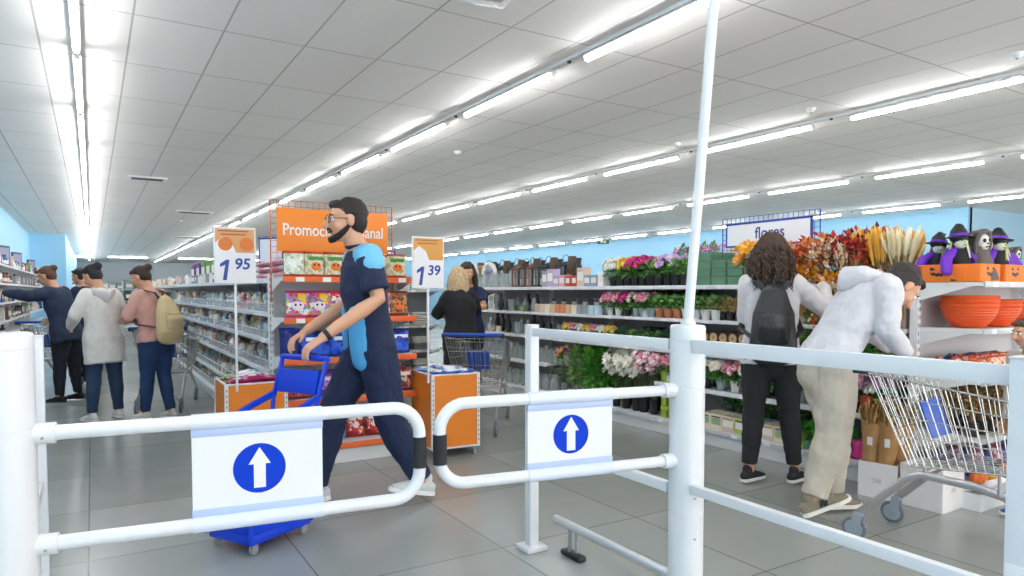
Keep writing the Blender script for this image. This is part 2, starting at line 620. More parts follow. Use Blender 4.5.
def gate(p0, p1, label, panel0, panel1, z0, dr):
    """p0 hinge, p1 free end; a rounded loop of tube with a hanging direction sign"""
    d = V((p1[0] - p0[0], p1[1] - p0[1], 0)); L = d.length; rz = math.atan2(d.y, d.x)
    r = thing('swing_gate', label, 'gate', (p0[0], p0[1], 0), rz)
    z1, R = .92, .085
    pts = [(0.055, 0, z1), (L - R - .02, 0, z1)]
    for k in range(1, 8):
        a = PI / 2 * (1 - k / 8); pts.append((L - R - .02 + R * math.cos(a), 0, z1 - R + R * math.sin(a)))
    pts += [(L - .02, 0, z1 - R), (L - .02, 0, z0 + R)]
    for k in range(1, 8):
        a = -PI / 2 * k / 8; pts.append((L - R - .02 + R * math.cos(a), 0, z0 + R + R * math.sin(a)))
    pts += [(L - R - .02, 0, z0), (0.055, 0, z0)]
    b = MB(); b.sweep(pts, .0195, n=16, side=(0, 1, 0), cap='flat', mat=POWDER); obj('tube_frame', b, None, r, angle=60)
    b = MB(); b.cyl((L - .02, 0, .728), (L - .02, 0, .825), .0225, n=18, mat=M('#26282b', .75)); obj('rubber_sleeve', b, None, r, label='black rubber sleeve')
    for z in (z1, z0):
        b = MB(); b.cyl((.048, 0, z), (.105, 0, z), .027, n=18, mat=POWDER); b.lathe([(.004, -.0285), (.004, -.026)], 8, (.08, 0, z - .008), GREYM, 'Y')
        obj('hinge_collar', b, None, r)
    # the sign is hung between both rails by two folded plastic clips
    a0, a1 = panel0, panel1; mid = (a0 + a1) / 2; w = a1 - a0; hz = z1 - z0
    b = MB(); b.box((mid, 0, (z0 + z1) / 2), (w, .006, hz - .03), PAPER)
    pn = obj('direction_panel', b, None, r, smooth=False)
    clip = M('#b9c9ec', .25)
    for z, s in ((z1, -1), (z0, 1)):
        b = MB(); b.box((mid, 0, z + s * .031), (w + .004, .012, .022), clip, ch=.003)
        pts = [(a0, 0, z)] + [(a1, 0, z)]
        b.cyl((a0, 0, z), (a1, 0, z), .0225, n=18, mat=M('#dfe6f6', .25))
        obj('clip_strip', b, None, r, label='pale blue clip strip')
    face = -1 if math.cos(rz) > 0 else 1      # side that looks at the entrance
    b = MB(); n = 48; zc = (z0 + z1) / 2
    y0 = face * .0032; y1 = face * .0042; y2 = face * .0050
    b.prism([(mid + dr * math.cos(2 * PI * k / n), zc + dr * math.sin(2 * PI * k / n)) for k in range(n)], y0, y1, M('#003cc8', .6, spec=.2))
    ar = [(-.016, -.056), (.016, -.056), (.016, .012), (.030, .012), (0, .060), (-.030, .012), (-.016, .012)]
    b.prism([(mid + x, zc + z) for x, z in ar], y1, y2, PAPER)
    obj('arrow_sign', b, None, pn, smooth=False, label='blue disc with a white upward arrow')
    return r
FE = (0.893, 1.962)
d0 = (V((FE[0], FE[1], 0)) - V((LP[0], LP[1], 0))).normalized()
d1 = (V((FE[0], FE[1], 0)) - V((RP[0], RP[1], 0))).normalized()
gate(LP, (FE[0] - d0.x * .006, FE[1] - d0.y * .006), 'white tube swing gate on the nearer side, with a large blue arrow sign', .418, .768, .634, .071)
gate(RP, (FE[0] + .024, FE[1] + .004), 'white tube swing gate hinged on the middle post, with a smaller looking blue arrow sign', .318, .640, .660, .067)

def square_post(x, y, top, w, label, plate=True):
    r = thing('fence_post', label, 'post', (x, y, 0))
    b = MB(); b.box((0, 0, top / 2), (w, w, top), POWDER, ch=.003); obj('post_body', b, None, r)
    if plate:
        b = MB(); b.box((0, 0, .012), (.12, .12, .024), POWDER, ch=.008); obj('base_plate', b, None, r)
    b = MB(); b.box((0, 0, top + .003), (w + .004, w + .004, .006), POWDER, ch=.002); obj('cap', b, None, r)
    return r
square_post(1.838, 2.80, 1.113, .05, 'slim square white fence post on a base plate behind the arrow gate')
square_post(LP[0] + .005, 3.13, 1.11, .05, 'slim square white post just behind the post at the left edge')
r = square_post(1.848, .685, 1.125, .10, 'broad white fence post at the right edge of the photo', plate=False)
b = MB(); b.box((-.052, 0, .60), (.004, .09, .10), PAPER, ch=.001); obj('cover_plate', b, None, r)
b = MB(); b.lathe([(.006, -.0), (.006, .003)], 8, (-.0535, 0, .70), GREYM, 'X'); obj('screw', b, None, r)
def fence_rail(x, y0, y1, z, h, label):
    b = MB(); b.box((x, (y0 + y1) / 2, z), (.03, abs(y1 - y0), h), POWDER, ch=.004)
    o = obj('fence_rail', b); tag(o, label, 'rail'); return o
fence_rail(1.838, 2.775, RP[1] + .058, 1.083, .040, 'upper white fence rail between slim square post and middle round post')
fence_rail(1.838, RP[1] - .058, .738, 1.083, .048, 'long white upper fence rail running to the right edge in front of the shopping trolley')
fence_rail(1.838, 2.775, RP[1] + .058, .545, .038, 'lower white fence rail behind the smaller arrow sign')
fence_rail(1.838, RP[1] - .058, .738, .565, .034, 'lower white fence rail slanting to the bottom edge, below the trolley')
fence_rail(LP[0] + .005, 3.105, LP[1] + .066, .545, .038, 'lower white rail hidden behind the post at the left edge')
# bump rail on the floor
r = thing('bumper_rail', 'low silver tube rail on black foot behind the gates', 'rail', (1.945, 2.0, 0))
b = MB(); b.cyl((0, .74, .150), (0, -1.0, .150), .021, n=18, mat=M('#d4d6d8', .3, metal=.5), cap='round'); obj('tube', b, None, r)
for yy in (.60, -.85):
    b = MB(); b.box((0, yy, .014), (.05, .15, .028), BLACK, ch=.012)
    f = obj('foot', b, None, r, label='black rubber foot')
    b = MB(); b.cyl((-.008, yy + .016, .02), (-.008, yy + .016, .14), .008, n=10, mat=GREYM); b.cyl((.008, yy - .016, .02), (.008, yy - .016, .14), .008, n=10, mat=GREYM)
    obj('upright', b, None, f)

# ------------------------------------------------------------------ people
SKIN = M('#d9a384', 0.5, noise_amt=.04, nscale=14)
def mods(o, voxel, smooth=4, disp=0.0, dscale=.12):
    m = o.modifiers.new('merge', 'REMESH'); m.mode = 'VOXEL'; m.voxel_size = voxel; m.use_smooth_shade = True
    s = o.modifiers.new('soften', 'SMOOTH'); s.factor = .5; s.iterations = smooth
    if disp:
        t = bpy.data.textures.get('creases%.3f' % dscale) or bpy.data.textures.new('creases%.3f' % dscale, 'CLOUDS')
        t.noise_scale = dscale; t.noise_depth = 2
        dm = o.modifiers.new('creases', 'DISPLACE'); dm.texture = t; dm.strength = disp; dm.mid_level = .5; dm.texture_coords = 'LOCAL'
    return o

def rotx(a): return Matrix.Rotation(math.radians(a), 3, 'X')
def rotz(a): return Matrix.Rotation(math.radians(a), 3, 'Z')

def hand(mb, w, d, n, s, curl=25, side=1, spread=0.0):
    d = V(d).normalized(); n = (V(n) - d * V(n).dot(d)).normalized(); sd = d.cross(n) * side
    mb.sweep([w - d * .02 * s, w + d * .02 * s, w + d * .085 * s], [(.026 * s, .018 * s), (.036 * s, .015 * s), (.040 * s, .013 * s)], n=12, side=sd)
    for k, (off, L) in enumerate(((-.030, .066), (-.010, .080), (.011, .074), (.030, .058))):
        p = w + d * (.086 - .004 * abs(k - 1.3)) * s + sd * off * s
        pts = [p - d * .02 * s, p]; dd = (d + sd * off * (2 + spread * 8)).normalized()
        for seg in range(3):
            ax = dd.cross(n)
            dd = Matrix.Rotation(math.radians(curl), 3, ax) @ dd if ax.length > 1e-6 else dd
            pts.append(pts[-1] + dd * L * s / 3 * (1.15 - .15 * seg))
        mb.sweep(pts, [.0095 * s, .0092 * s, .0088 * s, .0082 * s, .0072 * s], n=8)
    p = w + d * .025 * s - sd * .030 * s
    dd = (d * .75 - sd * .65 + n * .25).normalized()
    q = p + dd * .04 * s; dd2 = (d * .95 - sd * .2 + n * .3).normalized()
    mb.sweep([p, q, q + dd2 * .032 * s], [.0125 * s, .0105 * s, .0085 * s], n=8)

def person(label, pos, face, H, J=None, top='#20304f', top_kind='shirt', sleeve=1.0, hem=.50, pants='#1d2740', shoe='#e6e6e4', sole='#f4f4f2',
           hair='#2a211c', hair_kind='short', skin=None, lean=0, head=(0, 0), twist=0, female=False, bulk=1.0, near=True, dress=False,
           group=None, cuff=None, extra=None, pantw=1.0, curl=25, collar=None):
    """local frame: +y is where the person faces, +x their right side, lengths in fractions of H"""
    J = J or {}
    yaw = math.atan2(-face[0], face[1])
    root = thing('person', label, 'person', (pos[0], pos[1], 0), yaw, group)
    S = H; hs = H / 1.72
    sk = skin or SKIN
    vx = .0066 if near else .011
    pel = V(J.get('pel', (0, 0, .53)))
    Rt = rotx(-lean) @ rotz(twist)
    def sp(x, y, z): return pel + Rt @ V((x, y, z))
    shw = .100 if not female else .084
    side = Rt @ V((1, 0, 0))
    neck = sp(0, .008, .300)
    Rh = rotz(head[0]) @ rotx(-head[1])
    hc = V(J['headc']) if 'headc' in J else neck + Rt @ V((0, .010, .035)) + Rh @ V((0, .012, .062))
    sh = {s: V(J.get('sh' + n, sp(s * shw, 0, .264))) for s, n in ((1, 'R'), (-1, 'L'))}
    el = {s: V(J['el' + n]) if 'el' + n in J else sh[s] + V((s * .03, -.01, -.17)) for s, n in ((1, 'R'), (-1, 'L'))}
    wr = {s: V(J['wr' + n]) if 'wr' + n in J else el[s] + V((0, .03, -.14)) for s, n in ((1, 'R'), (-1, 'L'))}
    hp = {s: pel + V((s * .052, 0, -.01)) for s in (1, -1)}
    kn = {s: V(J.get('kn' + n, (s * .052, .01, .285))) for s, n in ((1, 'R'), (-1, 'L'))}
    an = {s: V(J.get('an' + n, (s * .055, -.005, .045))) for s, n in ((1, 'R'), (-1, 'L'))}
    ft = {s: rotz(J.get('ft' + n, -s * 8)) for s, n in ((1, 'R'), (-1, 'L'))}
    fp = {s: J.get('fp' + n, 0) for s, n in ((1, 'R'), (-1, 'L'))}   # foot pitch, heel lift
    P = lambda v: V(v) * S
    # ---- body
    b = MB(); k = bulk
    hipw = .100 if female else .092
    b.sweep([P(sp(0, 0, -.05)), P(sp(0, 0, 0)), P(sp(0, 0, .09)), P(sp(0, .004, .17)), P(sp(0, 0, .245)), P(sp(0, 0, .285))],
            [(hipw * .8 * S, .052 * S), (hipw * S * k, .062 * S * k), (.080 * S * k, .052 * S * k), (.093 * S * k, .062 * S * k), (.094 * S * k, .054 * S * k), (.05 * S, .04 * S)], n=20, side=side)
    b.sweep([P(sp(0, 0, .27)), P(neck), P(hc) + Rh @ V((0, -.025, -.05)) * hs], [.042 * S, .034 * S, .032 * S], n=14)
    # head
    c = P(hc)
    E_ = lambda o, r: b.ell(c + Rh @ (V(o) * hs), tuple(q * hs for q in r), Rh, nu=20, nv=14)
    E_((0, -.015, .035), (.076, .094, .082)); E_((0, .022, -.02), (.063, .070, .088)); E_((0, .040, -.082), (.036, .040, .030)); E_((0, .066, .030), (.050, .022, .012))
    E_((.040, .052, -.030), (.022, .028, .026)); E_((-.040, .052, -.030), (.022, .028, .026))
    for s in (1, -1): E_((s * .077, -.008, -.005), (.010, .020, .031))
    b.sweep([c + Rh @ V(q) * hs for q in ((0, .088, .022), (0, .104, -.012), (0, .110, -.030))], [.010 * hs, .013 * hs, .015 * hs], n=8)
    # arms and hands
    for s, n in ((1, 'R'), (-1, 'L')):
        a, e, w = P(sh[s]), P(el[s]), P(wr[s])
        b.sweep([a, a.lerp(e, .35), e, e.lerp(w, .3), w], [.031 * S * k, .028 * S * k, .0235 * S * k, .0235 * S * k, .0155 * S], n=12)
        d = (w - e).normalized()
        nn = V(J.get('palm' + n, (-s, .3, 0)))
        hand(b, w + d * .012, J.get('hd' + n, d), nn, hs * (.92 if female else 1), J.get('curl' + n, curl), side=J.get('hs' + n, -s))
    # legs
    for s in (1, -1):
        h_, q, a = P(hp[s]), P(kn[s]), P(an[s])
        b.sweep([h_, h_.lerp(q, .35), q, q.lerp(a, .3), q.lerp(a, .8), a], [.056 * S * k, .050 * S * k, .033 * S, .034 * S, .021 * S, .019 * S], n=14)
    bo = mods(obj('body', b, sk, root), vx, 2)
    # ---- face
    eyew = M('#f1eeea', .3); iris = M('#3a2a20', .3)
    for s in (1, -1):
        m = MB(); m.ell(c + Rh @ V((s * .031, .078, .008)) * hs, .0125 * hs, mat=eyew, nu=12, nv=8); m.ell(c + Rh @ V((s * .031, .0875, .008)) * hs, .0055 * hs, mat=iris, nu=8, nv=6)
        obj('eye', m, None, root)
        m = MB(); m.sweep([c + Rh @ V(q) * hs for q in ((s * .014, .090, .028), (s * .032, .089, .033), (s * .050, .078, .026))], [.003 * hs, .004 * hs, .002 * hs], n=6)
        obj('eyebrow', m, M(hair, .8), root)
    m = MB(); m.sweep([c + Rh @ V(q) * hs for q in ((-.024, .078, -.056), (0, .090, -.054), (.024, .078, -.056))], [(.003 * hs, .004 * hs), (.007 * hs, .008 * hs), (.003 * hs, .004 * hs)], n=8, side=(0, 0, 1))
    obj('mouth', m, M('#a8645a', .5), root)
    # ---- hair
    hm = M(hair, .55, noise_amt=.35, nscale=40, bump=.8, bscale=90)
    m = MB()
    m.ell(c + Rh @ V((0, -.030, .047)) * hs, (.083 * hs, .094 * hs, .082 * hs), Rh, nu=24, nv=16)
    m.ell(c + Rh @ V((0, -.052, .0)) * hs, (.078 * hs, .066 * hs, .082 * hs), Rh, nu=24, nv=16)
    m.ell(c + Rh @ V((0, .045, .085)) * hs, (.060 * hs, .040 * hs, .026 * hs), Rh)
    if hair_kind in ('bun', 'pony'):
        m.ell(c + Rh @ V((0, -.125, .065)) * hs, (.046 * hs, .042 * hs, .042 * hs), Rh)
        m.ell(c + Rh @ V((.01, -.10, .045)) * hs, (.03 * hs, .03 * hs, .03 * hs), Rh)
    if hair_kind == 'pony':
        m.sweep([c + Rh @ V(q) * hs for q in ((0, -.12, .06), (0, -.17, .0), (0, -.16, -.12))], [.03 * hs, .034 * hs, .012 * hs], n=10)
    if hair_kind in ('long', 'curly'):
        L = .20 if hair_kind == 'long' else .23
        m.sweep([c + Rh @ V((0, -.045, .03)) * hs, c + Rh @ V((0, -.072, -.06)) * hs, c + V((0, -.095, -.12 - L * .2)) * hs, c + V((0, -.10, -.10 - L)) * hs],
                [(.080 * hs, .06 * hs), (.088 * hs, .052 * hs), (.095 * hs, .038 * hs), (.060 * hs, .02 * hs)], n=20, side=Rh @ V((1, 0, 0)))
    ho = mods(obj('hair', m, hm, root), .008 if near else .012, 2, .012, .03)
    if hair_kind in ('long', 'curly'):
        m = MB(); rnd = random.Random(5); N_ = 190 if hair_kind == 'curly' else 70
        amp = .012 if hair_kind == 'curly' else .004
        for i in range(N_):
            th = rnd.uniform(-PI * .16, PI * 1.16)          # around the back of the head
            ph = rnd.uniform(.0, 1.25)
            x0 = math.cos(th) * math.sin(ph + .25); y0 = -math.sin(th) * math.sin(ph + .25); z0 = math.cos(ph + .25)
            p = c + Rh @ V((x0 * .086, y0 * .098 - .028, .047 + z0 * .086)) * hs
            Ls = rnd.uniform(.75, 1.1) * (.33 if hair_kind == 'curly' else .27) * hs
            fr, pa = rnd.uniform(70, 120), rnd.uniform(0, 6.28)
            pts = []; q = V(p); out = V((x0, y0 - .3, 0)).normalized(); t_ = 0
            for sI in range(13):
                f = sI / 12
                pos_ = p + V((0, 0, -Ls * f)) + out * ((.062 if hair_kind == 'curly' else .034) * math.sin(min(f * 1.6, 1) * PI / 2) + .012 * f) * hs
                wv = V((math.cos(fr * f * Ls + pa), math.sin(fr * f * Ls + pa), 0)) * amp * min(1, f * 3)
                pts.append(pos_ + wv)
            rr = rnd.uniform(.004, .0075)
            m.sweep(pts, [rr] * 11 + [rr * .7, rr * .2], n=5)
        obj('hair_strands', m, hm, root)
    # ---- clothes
    tm = M(top, .8, noise_amt=.05, nscale=20, bump=.25, bscale=160)
    m = MB(); g = .010 if top_kind in ('shirt', 'dress') else .016
    g = g / 1.0
    hz = hem - pel.z
    hw = (hipw + .012) * S * k + g * .6 + (.006 if hem < .47 else 0)
    rings = [(sp(0, 0, hz), (hw, .066 * S * k + g * 1.1)), (sp(0, 0, max(hz + .03, -.01)), (hw, .066 * S * k + g)), (sp(0, 0, .09), (.084 * S * k + g * 1.3, .056 * S * k + g * 1.4)),
             (sp(0, .004, .17), (.096 * S * k + g, .065 * S * k + g * 1.2)), (sp(0, 0, .245), (.098 * S * k + g * .7, .056 * S * k + g)), (sp(0, 0, .288), (.055 * S, .042 * S + g * .3)), (sp(0, .003, .302), (.038 * S, .038 * S))]
    if dress:
        rings = [((0, 0, dress), (.125 * S, .10 * S)), ((0, 0, (dress + pel.z) / 2), (.122 * S, .095 * S))] + rings[1:]
    m.sweep([P(q[0]) for q in rings], [q[1] for q in rings], n=24, side=side, cap='flat' if hem < .52 else 'round')
    for s in (1, -1):
        a, e, w = P(sh[s]), P(el[s]), P(wr[s])
        m.sweep([P(sp(s * .035, 0, .272)), a], [.030 * S * k, .030 * S * k + g * .5], n=12)
        if sleeve >= .75:
            w2 = e.lerp(w, sleeve)
            m.sweep([a, a.lerp(e, .5), e, e.lerp(w2, .5), w2], [.034 * S * k + g, .031 * S * k + g, .027 * S * k + g, .025 * S * k + g * .8, .020 * S + g * .5], n=14)
        elif sleeve > 0:
            w2 = a.lerp(e, sleeve / .5)
            m.sweep([a, a.lerp(w2, .5), w2], [.034 * S * k + g, .034 * S * k + g * 1.1, .034 * S * k + g * 1.6], n=14, cap='flat')
    tn = {'shirt': 'shirt', 'coat': 'coat', 'hoodie': 'hoodie', 'sweater': 'sweater', 'dress': 'dress', 'jacket': 'jacket'}[top_kind]
    to = mods(obj(tn, m, tm, root), .009 if near else .013, 3, .022 if top_kind != 'shirt' else .014, .09)
    if top_kind in ('hoodie', 'coat'):
        m = MB()
        m.sweep([P(sp(-.055, .01, .292)), P(sp(-.05, -.055, .275)), P(sp(0, -.085, .245)), P(sp(.05, -.055, .275)), P(sp(.055, .01, .292))],
                [(.013 * S, .022 * S), (.018 * S, .030 * S), (.022 * S, .042 * S), (.018 * S, .030 * S), (.013 * S, .022 * S)], n=12)
        mods(obj('hood', m, tm, to), .009, 3, .012, .07)
    if collar:
        m = MB(); m.lathe([(.036 * S, -.01), (.040 * S, .02), (.036 * S, .022), (.033 * S, -.008)], 24)
        q = MB(); Rq = Rt.to_4x4(); 
        q.T = Matrix.Translation(P(sp(0, .004, .30))) @ Rq
        q.add(m.v, m.f, M(collar, .8)); obj('collar', q, None, to)
    pm = M(pants, .85, noise_amt=.10, nscale=9, bump=.25, bscale=140)
    if not dress or dress > .2:
        m = MB(); gp = .006 + .010 * (pantw - 1)
        if not dress:
            m.sweep([P(sp(0, 0, -.055)), P(sp(0, -.004, -.01)), P(sp(0, 0, .045))], [(hipw * .85 * S, .058 * S), (hipw * S * k + .010, .064 * S * k + .010), (.086 * S * k + .010, .056 * S * k + .010)], n=20, side=side)
        for s in (1, -1):
            h_, q, a = P(hp[s]), P(kn[s]), P(an[s])
            end = q.lerp(a, .93 if pantw > 1.1 else (cuff or .93))
            m.sweep([h_, h_.lerp(q, .4), q, q.lerp(a, .35), q.lerp(a, .75), end],
                    [(.060 * S * k + gp), (.052 * S * k * (1 + (pantw - 1) * .4) + gp), (.038 * S * pantw + gp), (.037 * S * pantw + gp), (.028 * S * pantw + gp), (.027 * S * pantw + gp)], n=16, cap='flat')
        mods(obj('trousers', m, pm, root), .009 if near else .013, 3, .016 + .016 * (pantw - 1), .08)
    # ---- shoes
    for s in (1, -1):
        a = P(an[s]); F = ft[s] @ rotx(-fp[s]); q = lambda x, y, z: a + F @ (V((x, y, z)) * hs * (.90 if female else 1.0))
        m = MB(); dz = -.062
        m.sweep([q(0, -.055, dz + .035), q(0, -.02, dz + .045), q(0, .05, dz + .038), q(0, .12, dz + .026), q(0, .165, dz + .018)],
                [(.030 * hs, .034 * hs), (.036 * hs, .040 * hs), (.039 * hs, .032 * hs), (.041 * hs, .023 * hs), (.033 * hs, .015 * hs)], n=16, side=F @ V((1, 0, 0)))
        m.sweep([q(0, -.012, dz + .05), q(0, -.016, dz + .088)], [(.034 * hs, .042 * hs), (.033 * hs, .037 * hs)], n=14, side=F @ V((1, 0, 0)))
        so = mods(obj('shoe', m, M(shoe, .7, noise_amt=.06, nscale=30), root), .006 if near else .011, 2)
        m = MB()
        ol = [(-.034, -.06), (-.036, 0), (-.038, .06), (-.043, .12), (-.036, .165), (-.015, .192), (.012, .192), (.034, .168), (.043, .12), (.038, .06), (.036, 0), (.034, -.06), (.02, -.082), (-.02, -.082)]
        m.prism([(x, y) for x, y in ol], dz - .004, dz + .018, M(sole, .6), 'XY')
        m.v = [tuple(q(*v)) for v in m.v]
        obj('sole', m, None, so, smooth=False)
        if extra == 'sneaker_n':
            lm = MB()
            for sx in (1, -1):
                n_ = [(-.024, 0), (-.013, 0), (-.006, .022), (-.004, 0), (.018, .0), (.026, .034), (.015, .034), (.008, .012), (.006, .034), (-.016, .034)]
                lm.prism([(y + .035, z + dz + .026) for y, z in n_], sx * .0385, sx * .0435, M('#20242a', .6), 'YZ')
            lm.v = [tuple(q(*v)) for v in lm.v]
            obj('side_letter', lm, None, so, smooth=False, label='dark letter N with white edge')
        lc = MB()
        for t_ in range(5):
            lc.sweep([q(-.018, .03 + t_ * .018, dz + .071 - t_ * .0045), q(0, .033 + t_ * .018, dz + .076 - t_ * .0045), q(.018, .03 + t_ * .018, dz + .071 - t_ * .0045)], [.003 * hs] * 3, n=5)
        obj('laces', lc, M('#d9d8d2', .8), so)
    return root, dict(S=S, hs=hs, c=c, Rh=Rh, sp=sp, P=P, sh=sh, el=el, wr=wr, Rt=Rt, kn=kn, an=an, hp=hp, top=to)

# blurred man striding past with the blue trolley
man, K = person('bearded man with glasses in navy and sky blue work shirt, striding past the promotion stand', (1.43, 3.94), (-.97, .12), 1.89,
    dict(pel=(0, 0, .515), headc=(0, .078, .897), elL=(-.135, .010, .655), wrL=(-.130, .170, .545), elR=(.120, .030, .650), wrR=(.06, .19, .555), knL=(-.055, -.045, .270), anL=(-.055, -.150, .062), fpL=-14, knR=(.055, .115, .285), anR=(.055, .175, .048), fpR=6, palmL=(.2, .2, -1), palmR=(-.2, .2, -1)),
    top='#1b2747', sleeve=.40, hem=.445, pants='#1f2b4a', shoe='#d6d8da', hair='#241c19', lean=7, head=(4, 2), pantw=1.2, bulk=1.02, collar='#1b2747')
m = MB(); S, sp, P, Rt = K['S'], K['sp'], K['P'], K['Rt']
# sky blue shoulder yoke and side stripe are panels of the shirt
sd_ = Rt @ V((1, 0, 0))
m.sweep([P(sp(0, -.004, .248)), P(sp(0, -.004, .272)), P(sp(0, -.004, .296))], [(.090 * S, .054 * S + .014), (.074 * S, .046 * S + .014), (.044 * S, .038 * S + .008)], n=20, side=sd_, cap='flat')
for s in (-1, 1):
    m.sweep([P(sp(s * .035, -.004, .276)), P(sp(s * .098, -.006, .268)), P(sp(s * .118, -.006, .245))], [.036 * S, .044 * S, .036 * S], n=14)
mods(obj('shoulder_yoke', m, M('#78c4ea', .8, bump=.2, bscale=150), K['top'], label='sky blue shoulder yoke'), .009, 3)
m = MB()
for s in (-1, 1):
    m.sweep([P(sp(s * .058, .020, -.045)), P(sp(s * .056, .022, -.01)), P(sp(s * .050, .022, .06)), P(sp(s * .056, .022, .11))], [(.042 * S, .060 * S), (.042 * S, .060 * S), (.038 * S, .056 * S), (.022 * S, .050 * S)], n=16, side=sd_)
mods(obj('side_panel', m, M('#4fa6dc', .8, bump=.2, bscale=150), K['top'], label='sky blue front side panel'), .009, 3)
c, Rh, hs = K['c'], K['Rh'], K['hs']
m = MB()
for s in (1, -1):
    ring = [c + Rh @ V((s * .033 + .024 * math.cos(a), .098 - .004 * abs(math.cos(a)), .004 + .018 * math.sin(a))) * hs for a in [2 * PI * k / 16 for k in range(16)]]
    m.sweep(ring, .0026, n=6, closed=True, cap=None)
    m.sweep([c + Rh @ V(q) * hs for q in ((s * .058, .094, .010), (s * .076, .05, .008), (s * .080, -.01, .006))], .0026, n=6)
m.sweep([c + Rh @ V(q) * hs for q in ((-.01, .104, .008), (.01, .104, .008))], .0024, n=6)
obj('glasses', m, M('#17181c', .3), man)
m = MB()
m.sweep([c + Rh @ V(q) * hs for q in ((-.068, .0, -.03), (-.056, .04, -.072), (-.025, .074, -.098), (0, .084, -.102), (.025, .074, -.098), (.056, .04, -.072), (.068, .0, -.03))],
        [(.008 * hs, .012 * hs), (.011 * hs, .018 * hs), (.015 * hs, .020 * hs), (.016 * hs, .020 * hs), (.015 * hs, .020 * hs), (.011 * hs, .018 * hs), (.008 * hs, .012 * hs)], n=10)
m.sweep([c + Rh @ V(q) * hs for q in ((-.028, .084, -.062), (-.02, .092, -.044), (0, .098, -.041), (.02, .092, -.044), (.028, .084, -.062))], .0065 * hs, n=8)
mods(obj('beard', m, M('#2b211d', .9, noise_amt=.3, nscale=60), man), .006, 1, .006, .02)
m = MB(); w = P(K['wr'][-1]); e = P(K['el'][-1]); d = (w - e).normalized(); m.cyl(w - d * .035, w - d * .010, .034, n=16)
obj('wristband', m, BLACK, man)

# woman with backpack at the flowers
wom, K2 = person('woman with long wavy hair, white sweater and black backpack, reaching into the autumn flowers', (3.83, 2.95), (.74, .67), 1.68,
    dict(pel=(-.0, .0, .525), elR=(.205, .060, .690), wrR=(.215, .165, .780), palmR=(-.6, .6, 0), elL=(-.090, .055, .65), wrL=(-.05, .17, .68), palmL=(.8, .2, .3), knR=(.075, .02, .285), anR=(.100, .02, .045), knL=(-.060, .0, .285), anL=(-.075, -.02, .045), ftL=-38, ftR=-35, curlR=30),
    top='#dfdbdd', top_kind='sweater', hem=.475, pants='#26272b', shoe='#232529', sole='#eceae6', hair='#4b382b', hair_kind='curly', lean=3, head=(8, -2), female=True, pantw=.98, cuff=.86)

# man in pale hoodie bending over the trolley
ben, K3 = person('young man in pale grey hoodie and beige trousers, bending towards the pumpkin shelf', (3.56, 2.33), (.88, -.47), 1.78,
    dict(pel=(0, -.02, .505), headc=(0, .222, .733), knR=(.055, -.020, .280), anR=(.058, -.085, .070), fpR=-22, knL=(-.052, .040, .285), anL=(-.055, .035, .046), elR=(.115, .105, .600), wrR=(.095, .180, .535), elL=(-.12, .18, .600), wrL=(-.08, .24, .535), palmR=(-.3, .2, -1), palmL=(.3, .2, -1), ftR=-4, ftL=6),
    top='#d6d5db', top_kind='hoodie', sleeve=.97, hem=.47, pants='#c6bdae', shoe='#8d8470', sole='#f0ece2', hair='#2b2320', lean=31, head=(0, 52), bulk=1.02, pantw=1.28, extra='sneaker_n')

# shoppers in the aisle by the blue wall
person('black haired woman in a pale grey hooded coat and white shoes, seen from behind', (.09, 7.84), (-.45, .9), 1.57,
    dict(elL=(-.16, .02, .66), wrL=(-.13, .13, .60), elR=(.15, .04, .66), wrR=(.10, .15, .63), knL=(-.065, 0, .285), anL=(-.085, -.01, .045), knR=(.07, .01, .285), anR=(.085, .0, .045)),
    top='#dedcd8', top_kind='coat', hem=.365, pants='#2a4260', shoe='#e7e5e1', hair='#1d191b', hair_kind='bun', lean=6, head=(22, 30), female=True, bulk=1.03, near=False)
_, K4 = person('woman in dusty pink sweater and jeans, wearing a beige backpack, beside the trolley', (.53, 7.62), (-.62, .78), 1.56,
    dict(elL=(-.15, .06, .66), wrL=(-.09, .17, .64), elR=(.15, .06, .66), wrR=(.09, .17, .64), knL=(-.05, .02, .285), anL=(-.055, .04, .045), knR=(.05, -.01, .285), anR=(.055, -.06, .045)),
    top='#cf9f94', top_kind='sweater', hem=.50, pants='#1f3c66', shoe='#d9d2c2', hair='#3a2723', hair_kind='bun', lean=8, head=(20, 26), female=True, bulk=1.05, near=False)
person('woman with auburn bun and navy jacket, stretching her arm to the wall shelves', (-.26, 9.40), (-.90, .42), 1.60,
    dict(elL=(-.16, .15, .77), wrL=(-.17, .30, .79), elR=(.13, .06, .67), wrR=(.11, .15, .60), palmL=(.3, .1, -1), knL=(-.06, .02, .285), anL=(-.07, .02, .045), knR=(.07, -.01, .285), anR=(.085, -.03, .045)),
    top='#27344f', top_kind='jacket', hem=.44, pants='#1a1e2c', shoe='#16171a', sole='#2a2a2c', hair='#6b4330', hair_kind='bun', lean=12, head=(4, 24), female=True, bulk=1.2, near=False)
person('dark haired person in navy top standing behind the woman who stretches her arm', (-.05, 11.2), (-.7, .7), 1.62,
    dict(), top='#232c45', top_kind='jacket', hem=.45, pants='#22252d', shoe='#2a2a2c', hair='#2b2220', hair_kind='short', lean=6, head=(10, 14), female=True, near=False)
person('distant person with blond hair beyond the shoppers in the left aisle', (.05, 14.2), (-.2, 1), 1.62,
    dict(), top='#a7a49d', top_kind='jacket', hem=.45, pants='#2c2f38', shoe='#2a2a2c', hair='#8a6d4c', hair_kind='short', lean=4, female=True, near=False)

